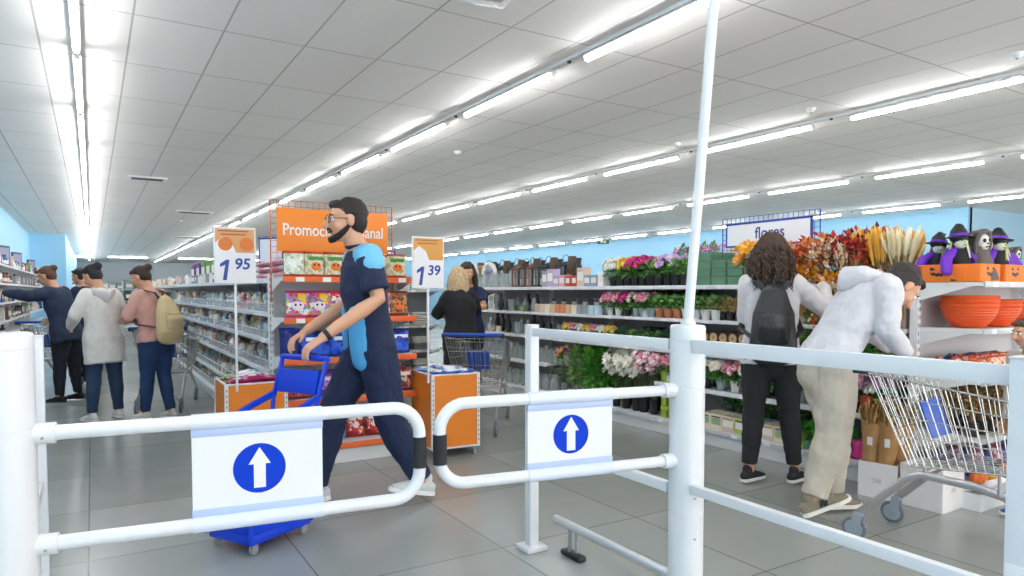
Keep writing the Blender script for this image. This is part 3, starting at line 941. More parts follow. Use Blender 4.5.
# women at the far end of the flower shelving
person('woman with blond hair and loose black dress behind the blue handled trolley in the middle', (3.28, 6.35), (.15, .99), 1.55,
    dict(elR=(.15, .10, .70), wrR=(.08, .22, .72), elL=(-.15, .08, .67), wrL=(-.08, .2, .66)),
    top='#17171b', top_kind='dress', sleeve=.9, hem=.40, dress=.30, pants='#17171b', shoe='#1b1b1e', sole='#222222', hair='#d6bd95', hair_kind='long', lean=6, head=(-6, 12), female=True, bulk=1.12, near=False)
person('woman with brown ponytail and navy polo shirt facing the woman in black', (3.72, 7.0), (-.65, -.75), 1.62,
    dict(elR=(.14, .10, .68), wrR=(.05, .19, .66), elL=(-.13, .10, .68), wrL=(-.04, .2, .68)),
    top='#1c2b52', sleeve=.36, hem=.48, pants='#1c2030', shoe='#222428', hair='#3a2a22', hair_kind='long', lean=4, head=(10, 14), female=True, near=False)

# child by the pumpkin shelf
person('small child with brown hair and pale top at the right edge, beside the pumpkin shelf', (4.47, 1.70), (-.9, .45), 1.14,
    dict(), top='#d9d4cf', top_kind='shirt', sleeve=.9, hem=.48, pants='#3a4a70', shoe='#2f5fb0', sole='#e8e8e6', hair='#5d4433', lean=3, head=(0, 10), near=True)

# ------------------------------------------------------------------ bags worn by the shoppers
def backpack(label, K, root, mat, size, off, strap):
    """built against the wearer's back: parts share the wearer's frame"""
    o = thing('backpack', label, 'backpack')
    o.matrix_world = root.matrix_world.copy() if False else Matrix.Translation(root.location) @ Matrix.Rotation(root.rotation_euler.z, 4, 'Z')
    o.location = root.location; o.rotation_euler = root.rotation_euler
    sp, P, S = K['sp'], K['P'], K['S']
    w, h, d = size
    f = lambda x, y, z: P(sp(x, y, z))
    y0 = off
    m = MB()
    m.sweep([f(0, y0, -.02), f(0, y0 - d * .15, .015), f(0, y0 - d * .1, .05 + h * .5), f(0, y0, .05 + h * .9), f(0, y0 + .012, .05 + h)],
            [(w * .90 * S, d * .75 * S), (w * S, d * S), (w * .84 * S, d * .86 * S), (w * .50 * S, d * .6 * S), (w * .25 * S, d * .35 * S)], n=20, side=K['Rt'] @ V((1, 0, 0)))
    mods(obj('bag_body', m, mat, o), .009, 3, .008, .07)
    m = MB(); m.sweep([f(0, y0 - d * .95, .045), f(0, y0 - d * 1.15, .05 + h * .22), f(0, y0 - d * .9, .05 + h * .42)], [(w * .62 * S, .018 * S), (w * .66 * S, .026 * S), (w * .56 * S, .014 * S)], n=16, side=K['Rt'] @ V((1, 0, 0)))
    po = mods(obj('front_pocket', m, mat, o), .008, 2)
    m = MB(); m.sweep([f(-w * .52, y0 - d * 1.16, .05 + h * .40), f(0, y0 - d * 1.30, .05 + h * .36), f(w * .52, y0 - d * 1.16, .05 + h * .40)], .0035, n=6)
    obj('zip', m, M('#5b5548', .4, metal=.4), po)
    for s in (1, -1):
        m = MB(); m.sweep([f(s * .030, y0 + .012, .05 + h * .92), f(s * .055, y0 + .02, .272), f(s * .060, .022, .312), f(s * .068, .068, .255), f(s * .088, .070, .16), f(s * .112, .02, .09), f(s * .07, y0, .05)],
                          [(.013 * S, .004 * S)] * 7, n=8, side=(1, 0, 0))
        obj('strap', m, strap, o)
    m = MB(); m.sweep([f(-.018, y0 + .01, .05 + h * .97), f(-.012, y0 - .005, .05 + h * 1.12), f(.012, y0 - .005, .05 + h * 1.12), f(.018, y0 + .01, .05 + h * .97)], .005 * S, n=8)
    obj('carry_loop', m, strap, o)
    return o
backpack('black leather backpack on the back of the woman in the white sweater', K2, wom, M('#26282b', .35, bump=.3, bscale=60), (.088, .205, .045), -.105, M('#1e1f22', .4))
pk = [o for o in SC.objects if o.name.startswith('person') and 'pink' in o.get('label', '')][0]
backpack('beige backpack on the back of the woman in the pink sweater', K4, pk, M('#cdb88e', .8, bump=.3, bscale=120), (.100, .195, .055), -.120, M('#4a4038', .8))

# ------------------------------------------------------------------ shopping trolleys
def trolley():
    """heading +y, handle at the rear; x across"""
    r = thing('shopping_trolley', None, 'shopping trolley')
    w = .0026
    zt0, zt1, zb0, zb1 = .94, .82, .47, .52
    yt0, yt1, yb0, yb1 = .06, .92, .24, .86
    wt0, wt1, wb0, wb1 = .27, .21, .22, .17
    def top(f): return (wt0 + (wt1 - wt0) * f, yt0 + (yt1 - yt0) * f, zt0 + (zt1 - zt0) * f)
    def bot(f): return (wb0 + (wb1 - wb0) * f, yb0 + (yb1 - yb0) * f, zb0 + (zb1 - zb0) * f)
    m = MB()
    for s in (1, -1):
        for k in range(19):
            f = k / 18; a, b_ = top(f), bot(f)
            m.sweep([(s * a[0], a[1], a[2]), (s * b_[0], b_[1], b_[2])], w, n=5, cap='flat')
        for q, rr in ((0, .006), (.22, .0035), (.45, .0035), (.68, .0035), (1, .005)):
            pts = [V((s * (top(f)[0] * (1 - q) + bot(f)[0] * q), top(f)[1] * (1 - q) + bot(f)[1] * q, top(f)[2] * (1 - q) + bot(f)[2] * q)) for f in (0, .5, 1)]
            m.sweep(pts, rr, n=6)
    obj('side_grids', m, CHROME, r)
    m = MB()
    for k in range(11):
        x = -1 + 2 * k / 10
        m.sweep([(x * wt1, yt1, zt1), (x * wb1, yb1, zb1)], w, n=5, cap='flat')
    for q in (0, .25, .5, .75, 1):
        ww = wt1 * (1 - q) + wb1 * q; yy = yt1 * (1 - q) + yb1 * q; zz = zt1 * (1 - q) + zb1 * q
        m.sweep([(-ww, yy, zz), (ww, yy, zz)], .004 if q in (0, 1) else .003, n=5)
    obj('front_grid', m, CHROME, r)
    m = MB()
    for k in range(13):
        x = -1 + 2 * k / 12
        m.sweep([(x * wt0, yt0 + .02, zt0 - .01), (x * wb0, yb0, zb0)], w, n=5, cap='flat')
    for q in (0.02, .3, .6, 1):
        ww = wt0 * (1 - q) + wb0 * q; yy = yt0 + .02 + (yb0 - yt0 - .02) * q; zz = zt0 - .01 + (zb0 - zt0 + .01) * q
        m.sweep([(-ww, yy, zz), (ww, yy, zz)], .0035, n=5)
    obj('rear_flap', m, CHROME, r)
    m = MB()
    for k in range(9):
        x = -1 + 2 * k / 8
        m.sweep([(x * wb0, yb0, zb0), (x * wb1, yb1, zb1)], w, n=5, cap='flat')
    for k in range(9):
        f = k / 8; q = bot(f); m.sweep([(-q[0], q[1], q[2]), (q[0], q[1], q[2])], w, n=5, cap='flat')
    obj('basket_floor', m, CHROME, r)
    # folding child seat with coloured plate
    m = MB()
    for k in range(7):
        x = -.17 + .34 * k / 6
        m.sweep([(x, .20, .88), (x * .9, .30, .56)], w, n=5, cap='flat')
    m.sweep([(-.2, .20, .88), (.2, .20, .88)], .004, n=6); m.sweep([(-.18, .30, .56), (.18, .30, .56)], .004, n=6)
    cs = obj('child_seat', m, CHROME, r)
    m = MB(); m.box((0, .262, .70), (.22, .012, .20), CARTBLUE, ch=.004, R=rotx(17)); obj('seat_plate', m, None, cs, label='blue plastic seat plate')
    m = MB(); m.cyl((-.26, -.005, .965), (.26, -.005, .965), .017, n=16, mat=CARTBLUE, cap='round')
    hd = obj('handle', m, None, r, label='blue plastic handle')
    for s in (1, -1):
        m = MB(); m.box((s * .265, .015, .955), (.03, .065, .045), M('#2f3338', .5), ch=.008)
        m.sweep([(s * .262, .02, .95), (s * .262, .08, .93)], .010, n=8)
        obj('handle_bracket', m, None, hd)
    m = MB()
    tube = M('#b9b4b4', .3, metal=.7)
    for s in (1, -1):
        pts = [(s * .215, .0, .155), (s * .215, .03, .185), (s * .205, .22, .395), (s * .20, .28, .43), (s * .19, .50, .42), (s * .17, .62, .39), (s * .165, .86, .20), (s * .165, .88, .155)]
        m.sweep(pts, [(.013, .022)] * len(pts), n=10, side=(1, 0, 0), cap='flat', mat=tube)
    m.sweep([(-.20, .28, .43), (.20, .28, .43)], .011, n=8, mat=tube); m.sweep([(-.18, .60, .395), (.18, .60, .395)], .011, n=8, mat=tube)
    for s in (1, -1):
        m.sweep([(s * .20, .30, .43), (s * .2, .30, .475)], .008, n=8, mat=tube); m.sweep([(s * .185, .6, .395), (s * .18, .6, .51)], .008, n=8, mat=tube)
    obj('chassis', m, None, r)
    hubm = M('#9aa3ad', .45); tyre = M('#6d747c', .6)
    for x, y in ((-.215, 0), (.215, 0), (-.165, .88), (.165, .88)):
        m = MB(); m.box((x, y, .15), (.034, .046, .018), hubm, ch=.004)
        for s in (1, -1): m.prism([(y - .030, .055), (y - .012, .048), (y + .018, .10), (y + .022, .148), (y - .022, .148), (y - .03, .1)], x + s * .017 - .002, x + s * .017 + .002, hubm, 'YZ')
        cs = obj('caster', m, None, r, smooth=False)
        m = MB(); m.lathe([(.056, -.011), (.0625, -.008), (.0625, .008), (.056, .011)], 24, (x, y - .02, .0635), tyre, 'X')
        m.lathe([(.047, -.0125), (.047, .0125)], 20, (x, y - .02, .0635), hubm, 'X'); m.lathe([(.012, -.02), (.012, .02)], 10, (x, y - .02, .0635), GREYM, 'X')
        obj('wheel', m, None, cs)
    return r
tp = proto('trolley', trolley)
def put_trolley(rear_mid, heading, label):
    return put(tp, (rear_mid[0], rear_mid[1], 0), math.atan2(-heading[0], heading[1]), label, None, (1, 1, .93))
put_trolley((3.55, 2.04), (.10, -.995), 'empty steel shopping trolley with blue seat plate in front of the bending man')
put_trolley((2.86, 5.32), (.66, .75), 'steel shopping trolley with blue handle in the middle, in front of the woman in black')
put_trolley((.58, 8.02), (.33, .94), 'steel shopping trolley standing beyond the woman in the pink sweater')
put_trolley((-.55, 10.35), (.3, .95), 'steel shopping trolley half hidden behind the woman in the navy jacket')
put_trolley((-.97, 5.6), (-.12, 1), 'steel shopping trolley whose handle shows just beside the post at the left edge')

# blue plastic trolley the striding man pushes
r = thing('basket_trolley', 'royal blue plastic basket trolley pushed by the walking man, behind the near arrow sign', 'trolley', (.72, 3.64, 0), math.atan2(.86, -.5))
bl = M('#0a3fd0', .35)
m = MB()
def tub(m, z0, z1, a0, b0, a1, b1, yc=0, th=.006, mat=None):
    o = []
    for z, a, b_ in ((z0, a0, b0), (z1, a1, b1), (z1, a1 - th, b1 - th), (z0 + th, a0 - th, b0 - th)):
        ring = []
        for k in range(32):
            t = 2 * PI * k / 32; cx, sy = math.cos(t), math.sin(t)
            sx_ = abs(cx) ** .35 * (1 if cx >= 0 else -1); sy_ = abs(sy) ** .35 * (1 if sy >= 0 else -1)
            ring.append((a * sx_, yc + b_ * sy_, z))
        o.append(ring)
    vs = [p for ring in o for p in ring]; fs = []
    for i in range(3):
        for k in range(32):
            k2 = (k + 1) % 32; fs.append((i * 32 + k, i * 32 + k2, (i + 1) * 32 + k2, (i + 1) * 32 + k))
    fs.append(tuple(range(32))[::-1]); fs.append(tuple(range(96, 128)))
    m.add(vs, fs, mat)
r.scale = (.86, .86, 1.0)
tub(m, .09, .30, .17, .22, .20, .27, 0, mat=bl)
obj('tub', m, None, r)
m = MB(); m.box((0, 0, .075), (.36, .46, .05), bl, ch=.015)
for z in (.16, .20, .24): m.box((0, 0, z), (.386 + (z - .16) * .3, .02, .012), bl)
obj('base_frame', m, None, r)
m = MB()
for s in (1, -1):
    m.sweep([(s * .19, .25, .56), (s * .195, -.08, .66), (s * .19, -.30, .72)], [(.010, .020)] * 3, n=8, side=(1, 0, 0))
    m.sweep([(s * .19, .24, .08), (s * .19, .25, .56)], [(.010, .015)] * 2, n=8, side=(1, 0, 0)); m.sweep([(s * .19, -.22, .08), (s * .19, -.28, .70), (s * .19, -.36, .90)], [(.010, .018)] * 3, n=8, side=(1, 0, 0))
obj('side_frame', m, bl, r)
m = MB(); m.box((0, -.31, .79), (.34, .03, .13), bl, ch=.01, R=rotx(14)); obj('back_plate', m, None, r)
m = MB(); m.cyl((-.20, -.37, .915), (.20, -.37, .915), .016, n=14, mat=bl, cap='round'); obj('handle', m, None, r)
for x in (-.15, .15):
    for y in (-.19, .19):
        m = MB(); m.box((x, y, .054), (.03, .04, .012), GREYM); m.prism([(y - .02, .02), (y + .02, .02), (y + .02, .052), (y - .02, .052)], x - .018, x - .014, GREYM, 'YZ')
        cs = obj('caster', m, None, r)
        m = MB(); m.lathe([(.026, -.012), (.028, -.008), (.028, .008), (.026, .012)], 20, (x, y, .028), M('#8f959c', .5), 'X'); obj('wheel', m, None, cs)

# ------------------------------------------------------------------ shelving
def gondola(name, label, loc, rz, length, bays, levels, back_h, depth, deck_d, rail='#c9ccd0', back='#8a8d90', rail_h=.035, tags=True, sides=True, tagc='#f4f6f8', rail_frac=None):
    """local x along the run, fronts look to -y, back panel at y=0"""
    r = thing(name, label, 'shelving', loc, rz)
    bw = length / bays
    m = MB(); m.box((length / 2, -deck_d / 2 + .01, .05), (length, deck_d - .03, .10), SHELFW); m.box((length / 2, -deck_d / 2, .008), (length - .02, deck_d - .06, .016), BLACK)
    obj('plinth', m, None, r, smooth=False)
    m = MB(); m.box((length / 2, .02, back_h / 2 + .02), (length, .012, back_h - .04), M(back, .6)); obj('back_panel', m, None, r, smooth=False)
    for k in range(bays + 1):
        m = MB(); m.box((k * bw, 0, back_h / 2), (.035, .05, back_h), SHELFW, ch=.003)
        for j in range(int(back_h / .05)):
            m.box((k * bw - .008, -.0255, .12 + j * .05), (.004, .002, .025), BLACK); m.box((k * bw + .008, -.0255, .12 + j * .05), (.004, .002, .025), BLACK)
        obj('upright', m, None, r, smooth=False)
    rm = M(rail, .4); tm = M(tagc, .5); rnd = random.Random(len(label))
    for li, z in enumerate(levels):
        d = deck_d if li == 0 else depth
        if isinstance(depth, (list, tuple)): d = depth[li]
        for k in range(bays):
            m = MB(); m.box((k * bw + bw / 2, -d / 2, z - .012), (bw - .006, d, .022), SHELFW)
            for s in (0, 1):
                m.prism([(-.0, z - .024), (-d + .06, z - .024), (-.02, z - .11)], k * bw + s * (bw - .008) + .002, k * bw + s * (bw - .008) + .006, SHELFW, 'YZ')
            b_ = obj('shelf_board', m, None, r, smooth=False)
            m = MB(); m.box((k * bw + bw / 2, -d - .006, z - rail_h / 2 + .004), (bw - .006, .012, rail_h), rm, ch=.002)
            pr_ = obj('price_rail', m, None, b_)
            if tags:
                m = MB(); x = k * bw + .12
                while x < (k + 1) * bw - .1:
                    if rnd.random() < .75: m.box((x, -d - .0128, z - rail_h / 2 + .004), (.062, .0015, rail_h * .8), tm)
                    x += rnd.uniform(.14, .3)
                if m.v: obj('price_tags', m, None, pr_, smooth=False)
    return r
def local(loc, rz, x, y, z):
    p = Matrix.Rotation(rz, 3, 'Z') @ V((x, y, z)); return (p.x + loc[0], p.y + loc[1], p.z + loc[2])

# flower run, face at X=4.35
F_LEV = [.135, .46, .765, 1.04, 1.33]
FLOC, FR = (4.80, 9.13, 0), -PI / 2
gondola('flower_shelving', 'long white shelving run on the flower side, filled with plants, vases and lanterns', FLOC, FR, 6.78, 6, [.135], 1.36, .40, .46, back='#a5a2a2')
FD = .45
def fpos(Y, z, off=.2, jit=0):   # a spot on the flower run: world Y, board height, distance behind the front edge
    return (4.35 + off, Y, z)
flr = [o for o in SC.objects if o.name == 'flower_shelving'][0]
def extra_board(r, y0, y1, z, d, rail='#e2e4e6', rail_h=.035):
    """a further shelf board of the run between world y0 and y1"""
    x0, x1 = FLOC[1] - y1, FLOC[1] - y0
    m = MB(); m.box(((x0 + x1) / 2, -d / 2, z - .012), (x1 - x0 - .004, d, .022), SHELFW)
    b_ = obj('shelf_board', m, None, r, smooth=False)
    m = MB(); m.box(((x0 + x1) / 2, -d - .006, z - rail_h / 2 + .004), (x1 - x0 - .004, .012, rail_h), M(rail, .4), ch=.002); pr_ = obj('price_rail', m, None, b_)
    m = MB(); x = x0 + .1; rnd = random.Random(int(z * 100 + x0 * 10))
    while x < x1 - .08:
        if rnd.random() < .8: m.box((x, -d - .0128, z - rail_h / 2 + .004), (.065, .0015, rail_h * .8), PAPER)
        x += rnd.uniform(.12, .28)
    if m.v: obj('price_tags', m, None, pr_, smooth=False)
B = [2.35, 3.48, 4.61, 5.74, 6.87, 8.0, 9.13]
for i in range(6):
    y0, y1 = B[i], B[i + 1]
    extra_board(flr, y0, y1, 1.33, .45); extra_board(flr, y0, y1, 1.04, .43, rail_h=.03); extra_board(flr, y0, y1, .765, .43)
    if i != 2: extra_board(flr, 6.35 if i == 3 else y0, y1, .46, .43)
# far unit across the end of the flower run
gondola('end_unit', 'far white shelving unit with white textiles behind the price sign 139', (3.25, 9.3, 0), 0, 1.0, 1, [.135, .45, .80, 1.30], 1.5, .40, .44)
# left gondola, face at X=1.2
GLOC, GR = (1.63, 26.0, 0), -PI / 2
gondola('centre_shelving', 'long white shelving run with clear bins facing the shopping aisle, left of the promotion stand', GLOC, GR, 20.52, 16, [.13, .36, .63, .89, 1.11, 1.385], 1.45, .40, .44, rail='#dde2e8', back='#c4c7ca', rail_h=.04, tagc='#e6eaf0')
# wall shelving under the blue wall
WLOC, WR = (-1.72, 3.4, 0), PI / 2
gondola('wall_shelving', 'white shelving along the blue wall at the left edge', WLOC, WR, 23.4, 18, [.13, .45, .74, 1.08, 1.43, 1.77], 2.1, .38, .42, rail='#e2e4e6', back='#cfd2d4')
# promotion stand facing the entrance
PLOC = (1.165, 5.42, 0)
P_LEV = [.15, .485, .785, 1.085, 1.385]
promo = gondola('promotion_stand', 'promotion stand with orange shelf edges facing the entrance', PLOC, 0, 1.03, 1, P_LEV, 1.42, .40, .46, rail='#ee6a2c', back='#c9cacb', rail_h=.042, tagc='#f6efe8')
# pumpkin end unit facing the entrance
HLOC = (4.36, 2.30, 0)
H_LEV = [.14, .42, .76, 1.06, 1.335]
gondola('halloween_stand', 'white end unit with pumpkin goods at the right edge', HLOC, 0, 1.35, 1, H_LEV, 1.36, .375, .42, rail='#c6c9cc', back='#c9c4c6')
m = MB(); m.box((4.345, 2.16, .74), (.006, .26, 1.1), SHELFW)

# ------------------------------------------------------------------ signs over the shelving
def grid_sign(name, label, cat, loc, rz, gw, gh, pw, ph, pz, wire, panel, step=.045, frame=None, px=0):
    r = thing(name, label, cat, loc, rz)
    m = MB(); nx = max(2, round(gw / step)); nz = max(2, round(gh / step))
    for k in range(nx + 1): m.sweep([(-gw / 2 + gw * k / nx, 0, 0), (-gw / 2 + gw * k / nx, 0, gh)], .0022, n=5, cap='flat')
    for k in range(nz + 1): m.sweep([(-gw / 2, 0, gh * k / nz), (gw / 2, 0, gh * k / nz)], .0022, n=5, cap='flat')
    for s in (-1, 1): m.sweep([(s * gw / 2, 0, -.2), (s * gw / 2, 0, gh)], .005, n=6, cap='flat')
    obj('wire_grid', m, wire, r)
    m = MB(); m.box((px, -.014, pz), (pw, .012, ph), panel, ch=.002); pn = obj('panel', m, None, r)
    if frame:
        m = MB()
        for s in (-1, 1):
            m.box((px + s * pw / 2, -.014, pz), (.014, .018, ph + .014), frame); m.box((px, -.014, pz + s * ph / 2), (pw + .014, .018, .014), frame)
        obj('frame', m, None, pn, smooth=False)
    return r, pn
r, pn = grid_sign('promotion_sign', 'large orange sign with white lettering above the promotion stand', 'sign', (1.625, 5.30, 1.40), 0, .96, .565, .875, .325, .345, M('#c9663a', .5), M('#f0871f', .45))
text_obj('lettering', 'Promoción semanal', .125, PAPER, pn, (0, -.0212, .345), (PI / 2, 0, 0), bold=.0015, sx=.80)
r, pn = grid_sign('flower_sign', 'white sign reading flores in a blue wire frame above the flower shelving', 'sign', (4.62, 3.60, 1.36), FR, .92, .535, .80, .185, .388, M('#2b4aa8', .5), PAPER, frame=M('#23409c', .5))
text_obj('lettering', 'flores', .13, M('#2b3a8c', .5), pn, (0.03, -.0212, .39), (PI / 2, 0, 0), bold=.001, sx=.95)
grid_sign('aisle_sign', 'small blue framed aisle sign behind the price sign 195', 'sign', (1.40, 6.4, 1.46), -PI / 2 + .5, .34, .32, .30, .22, .19, M('#26459f', .5), M('#e9edf4', .5), frame=M('#23409c', .5))
grid_sign('aisle_sign', 'small blue framed aisle sign just right of the price sign 139', 'sign', (3.42, 8.9, 1.52), -.2, .30, .34, .27, .22, .2, M('#26459f', .5), M('#dfe7f2', .5), frame=M('#23409c', .5))

def price_sign(loc, label, price, w, z0, z1, base, stripes):
    r = thing('price_sign', label, 'price sign', loc)
    m = MB(); m.box((0, 0, (base + z0) / 2 + .0), (.016, .012, z0 - base + .02), POWDER, ch=.003); obj('stand_pole', m, None, r)
    m = MB(); h = z1 - z0; m.box((0, -.004, (z0 + z1) / 2), (w, .014, h), POWDER, ch=.003); fr = obj('frame', m, None, r)
    m = MB()
    m.box((0, -.0125, z0 + h * .76), (w * .92, .002, h * .42), stripes[0]); m.prism([(-w * .46, z0 + h * .5), (w * .05, z0 + h * .5), (-w * .08, z0 + h * .72), (-w * .3, z0 + h * .82), (-w * .46, z0 + h * .72)], -.0145, -.0136, PAPER)
    m.box((0, -.0125, z0 + h * .28), (w * .92, .002, h * .54), PAPER)
    for k in range(2):
        m.box((-.01, -.0142, z0 + h * (.93 - k * .06)), (w * (.72 - .12 * k), .0012, h * .022), stripes[1])
    ar = obj('poster', m, None, fr, smooth=False)
    if stripes[2]:
        m = MB()
        for x in (-.23, .28):
            m.lathe([(w * .17, -.0005), (w * .17, .0005)], 20, (x * w, -.0146, z0 + h * .70), stripes[2], 'Y')
        obj('picture', m, None, ar, smooth=False)
    zz = z0 + h * .27; bl_ = M('#2d4a9e', .5)
    m = MB(); x0, q = -w * .25, h * .36; m.prism([(x0 + a * q, zz - .012 + b_ * q) for a, b_ in ((-.10, -.5), (.08, -.5), (.22, .5), (.06, .5), (-.22, .30), (-.22, .14), (.02, .26))], -.0165, -.0155, bl_); obj('whole_digit', m, None, ar, smooth=False)
    text_obj('cents_digits', price[1], h * .27, bl_, ar, (w * .16, -.0165, zz + h * .07), (PI / 2, 0, 0), bold=.0022, shear=.12)
    return r
price_sign((.835, 4.955, 0), 'white and orange price sign 195 on a thin pole above the near orange bin', ('1', '95'), .27, 1.335, 1.715, .60, (M('#d99a66', .5), M('#9a5b34', .5), M('#d9782f', .5)))
price_sign((2.150, 4.70, 0), 'white and ochre price sign 139 on a thin pole above the further orange bin', ('1', '39'), .26, 1.305, 1.688, .60, (M('#d99a4a', .5), M('#a8702c', .5), None))
r = thing('hanging_sign', 'small blank white aisle sign far down the left aisle', 'sign', (-.3, 38, 2.05))
m = MB(); m.box((0, 0, 0), (1.0, .03, .42), PAPER, ch=.01); obj('panel', m, None, r)
m = MB(); m.cyl((-.4, 0, .2), (-.4, 0, 1.19), .006, n=6); m.cyl((.4, 0, .2), (.4, 0, 1.19), .006, n=6); obj('wire', m, GREYM, r)

# orange dump bins
def dump_bin(loc, label, w=.40, d=.45, h=.64, rz=0):
    r = thing('dump_bin', label, 'bin', loc, rz)
    m = MB(); t = .012
    m.box((0, -d / 2, (h + .07) / 2 + .0), (w - .03, t, h - .07), ORANGE); m.box((0, d / 2, (h + .07) / 2), (w - .03, t, h - .07), ORANGE)
    m.box((-w / 2, 0, (h + .07) / 2), (t, d - .03, h - .07), ORANGE); m.box((w / 2, 0, (h + .07) / 2), (t, d - .03, h - .07), ORANGE)
    obj('side_panel', m, None, r, smooth=False)
    m = MB(); m.box((0, 0, h - .12), (w - .02, d - .02, .012), SHELFW); obj('inner_floor', m, None, r)
    m = MB()
    for x in (-1, 1):
        for y in (-1, 1):
            m.box((x * (w / 2 - .002), y * (d / 2 - .002), h / 2 + .035), (.024, .024, h - .06), SHELFW)
            for j in range(14): m.box((x * (w / 2 - .002), y * (d / 2 - .002) - .0125, .12 + j * .037), (.005, .001, .016), BLACK)
    for y in (-1, 1): m.box((0, y * d / 2, .075), (w, .016, .014), SHELFW); m.box((0, y * d / 2, h + .002), (w, .016, .010), SHELFW)
    for x in (-1, 1): m.box((x * w / 2, 0, .075), (.016, d, .014), SHELFW); m.box((x * w / 2, 0, h + .002), (.016, d, .010), SHELFW)
    obj('edge_frame', m, None, r, smooth=False)
    for x in (-1, 1):
        for y in (-1, 1):
            c_ = (x * (w / 2 - .03), y * (d / 2 - .03)); m = MB(); m.box((c_[0], c_[1], .062), (.03, .03, .012), GREYM); m.lathe([(.024, -.009), (.026, -.006), (.026, .006), (.024, .009)], 16, (c_[0], c_[1] - .008, .026), M('#a9afb5', .5), 'X')
            m.box((c_[0] + .012, c_[1] - .004, .042), (.003, .024, .04), GREYM); m.box((c_[0] - .012, c_[1] - .004, .042), (.003, .024, .04), GREYM)
            obj('caster', m, None, r)
    return r
BL = (.965, 5.19); BR = (2.395, 4.93)
dump_bin((BL[0], BL[1], 0), 'orange bin full of sweet bags left of the promotion stand', rz=0)
dump_bin((BR[0], BR[1], 0), 'orange bin with blue packets right of the promotion stand', rz=-.06, w=.385, d=.46)
# ------------------------------------------------------------------ goods
R_ = random.Random(11)
CN = {'#f2efe9': 'white', '#e8dcc6': 'cream', '#cdb592': 'beige', '#d7a3a6': 'pink', '#8fa3b5': 'blue grey', '#6b5547': 'brown', '#3a3b40': 'charcoal', '#9aa0a4': 'grey', '#7a9a6a': 'green',
      '#6d4b8a': 'purple', '#6f9a3f': 'leaf green', '#c14f3a': 'red', '#d98a5f': 'terracotta', '#b7d0d8': 'pale blue', '#1f1f22': 'black', '#c9a45a': 'golden', '#2f4f9c': 'blue', '#d9c2b4': 'sand', '#b58d5e': 'tan', '#2c5c3c': 'dark green'}

def bag_mesh(m, w, h, d, mat, crimp, fn=None, z0=0.0):
    nx, nz = 8, 10; vs, fs, ms = [], [], []
    for side in (-1, 1):
        for j in range(nz + 1):
            for i in range(nx + 1):
                u, v = i / nx * 2 - 1, j / nz * 2 - 1
                t = max(0, (1 - abs(u) ** 2.6)) * max(0, (1 - abs(v) ** 3.2)); t = t ** .8
                ww = w / 2 * (1 - .05 * (1 - abs(v)))
                vs.append((u * ww, side * d / 2 * t * (1 + .1 * math.sin(5 * u + 3 * v)), z0 + h * (v + 1) / 2))
    o = (nx + 1) * (nz + 1)
    for side in (0, 1):
        for j in range(nz):
            for i in range(nx):
                a = side * o + j * (nx + 1) + i
                fs.append((a, a + 1, a + nx + 2, a + nx + 1) if side == 0 else (a, a + nx + 1, a + nx + 2, a + 1))
                ms.append(m.mi(crimp if j in (0, nz - 1) else mat))
    n = len(m.v); m.v += [tuple(m.T @ V(p)) for p in vs]; m.f += [tuple(q + n for q in f) for f in fs]; m.m += ms

def snack_bag(main, crimp, disc=None, w=.15, h=.19, d=.07, patch=None):
    r = thing('snack_bag', None, 'snack bag')
    m = MB(); bag_mesh(m, w, h, d, main, crimp); obj('pouch', m, None, r)
    m = MB()
    if disc:
        m.ell((0, -d * .44, h * .42), (w * .26, .012, w * .22), mat=disc, nu=14, nv=8)
        for s in (-1, 1): m.ell((s * w * .1, -d * .44 - .010, h * .46), (.008, .004, .010), mat=BLACK, nu=8, nv=6)
    if patch: m.box((0, -d * .44, h * .72), (w * .72, .012, h * .15), patch, ch=.005)
    if m.v: obj('printed_picture', m, None, r)
    return r

def carton(w, d, h, mat, face, stripe):
    r = thing('carton', None, 'box'); m = MB(); m.box((0, 0, h / 2), (w, d, h), mat, ch=.0015); obj('box_body', m, None, r)
    m = MB(); m.box((0, -d / 2 - .0006, h * .55), (w * .82, .001, h * .45), face); m.box((0, -d / 2 - .0012, h * .86), (w * .8, .001, h * .10), stripe); obj('printed_label', m, None, r, smooth=False)
    return r
def jar(mat, lid, r0=.035, h=.10, body=None):
    r = thing('jar', None, 'jar'); m = MB(); m.lathe([(r0 * .9, 0), (r0, .006), (r0, h * .8), (r0 * .8, h * .9), (r0 * .8, h * .92)], 18, mat=mat); obj('jar_body', m, None, r)
    m = MB(); m.lathe([(r0 * .86, h * .9), (r0 * .86, h), (r0 * .8, h + .004)], 18, mat=lid); obj('lid', m, None, r); return r
def bottle(mat, cap, r0=.03, h=.2, lab=None):
    r = thing('bottle', None, 'bottle'); m = MB(); m.lathe([(r0 * .9, 0), (r0, .008), (r0, h * .62), (r0 * .45, h * .78), (r0 * .4, h * .9)], 18, mat=mat); obj('bottle_body', m, None, r)
    m = MB(); m.lathe([(r0 * .5, h * .88), (r0 * .5, h), (r0 * .4, h + .004)], 14, mat=cap); obj('cap', m, None, r)
    if lab: m = MB(); m.lathe([(r0 * 1.02, h * .2), (r0 * 1.02, h * .52)], 18, mat=lab); obj('printed_label', m, None, r)
    return r
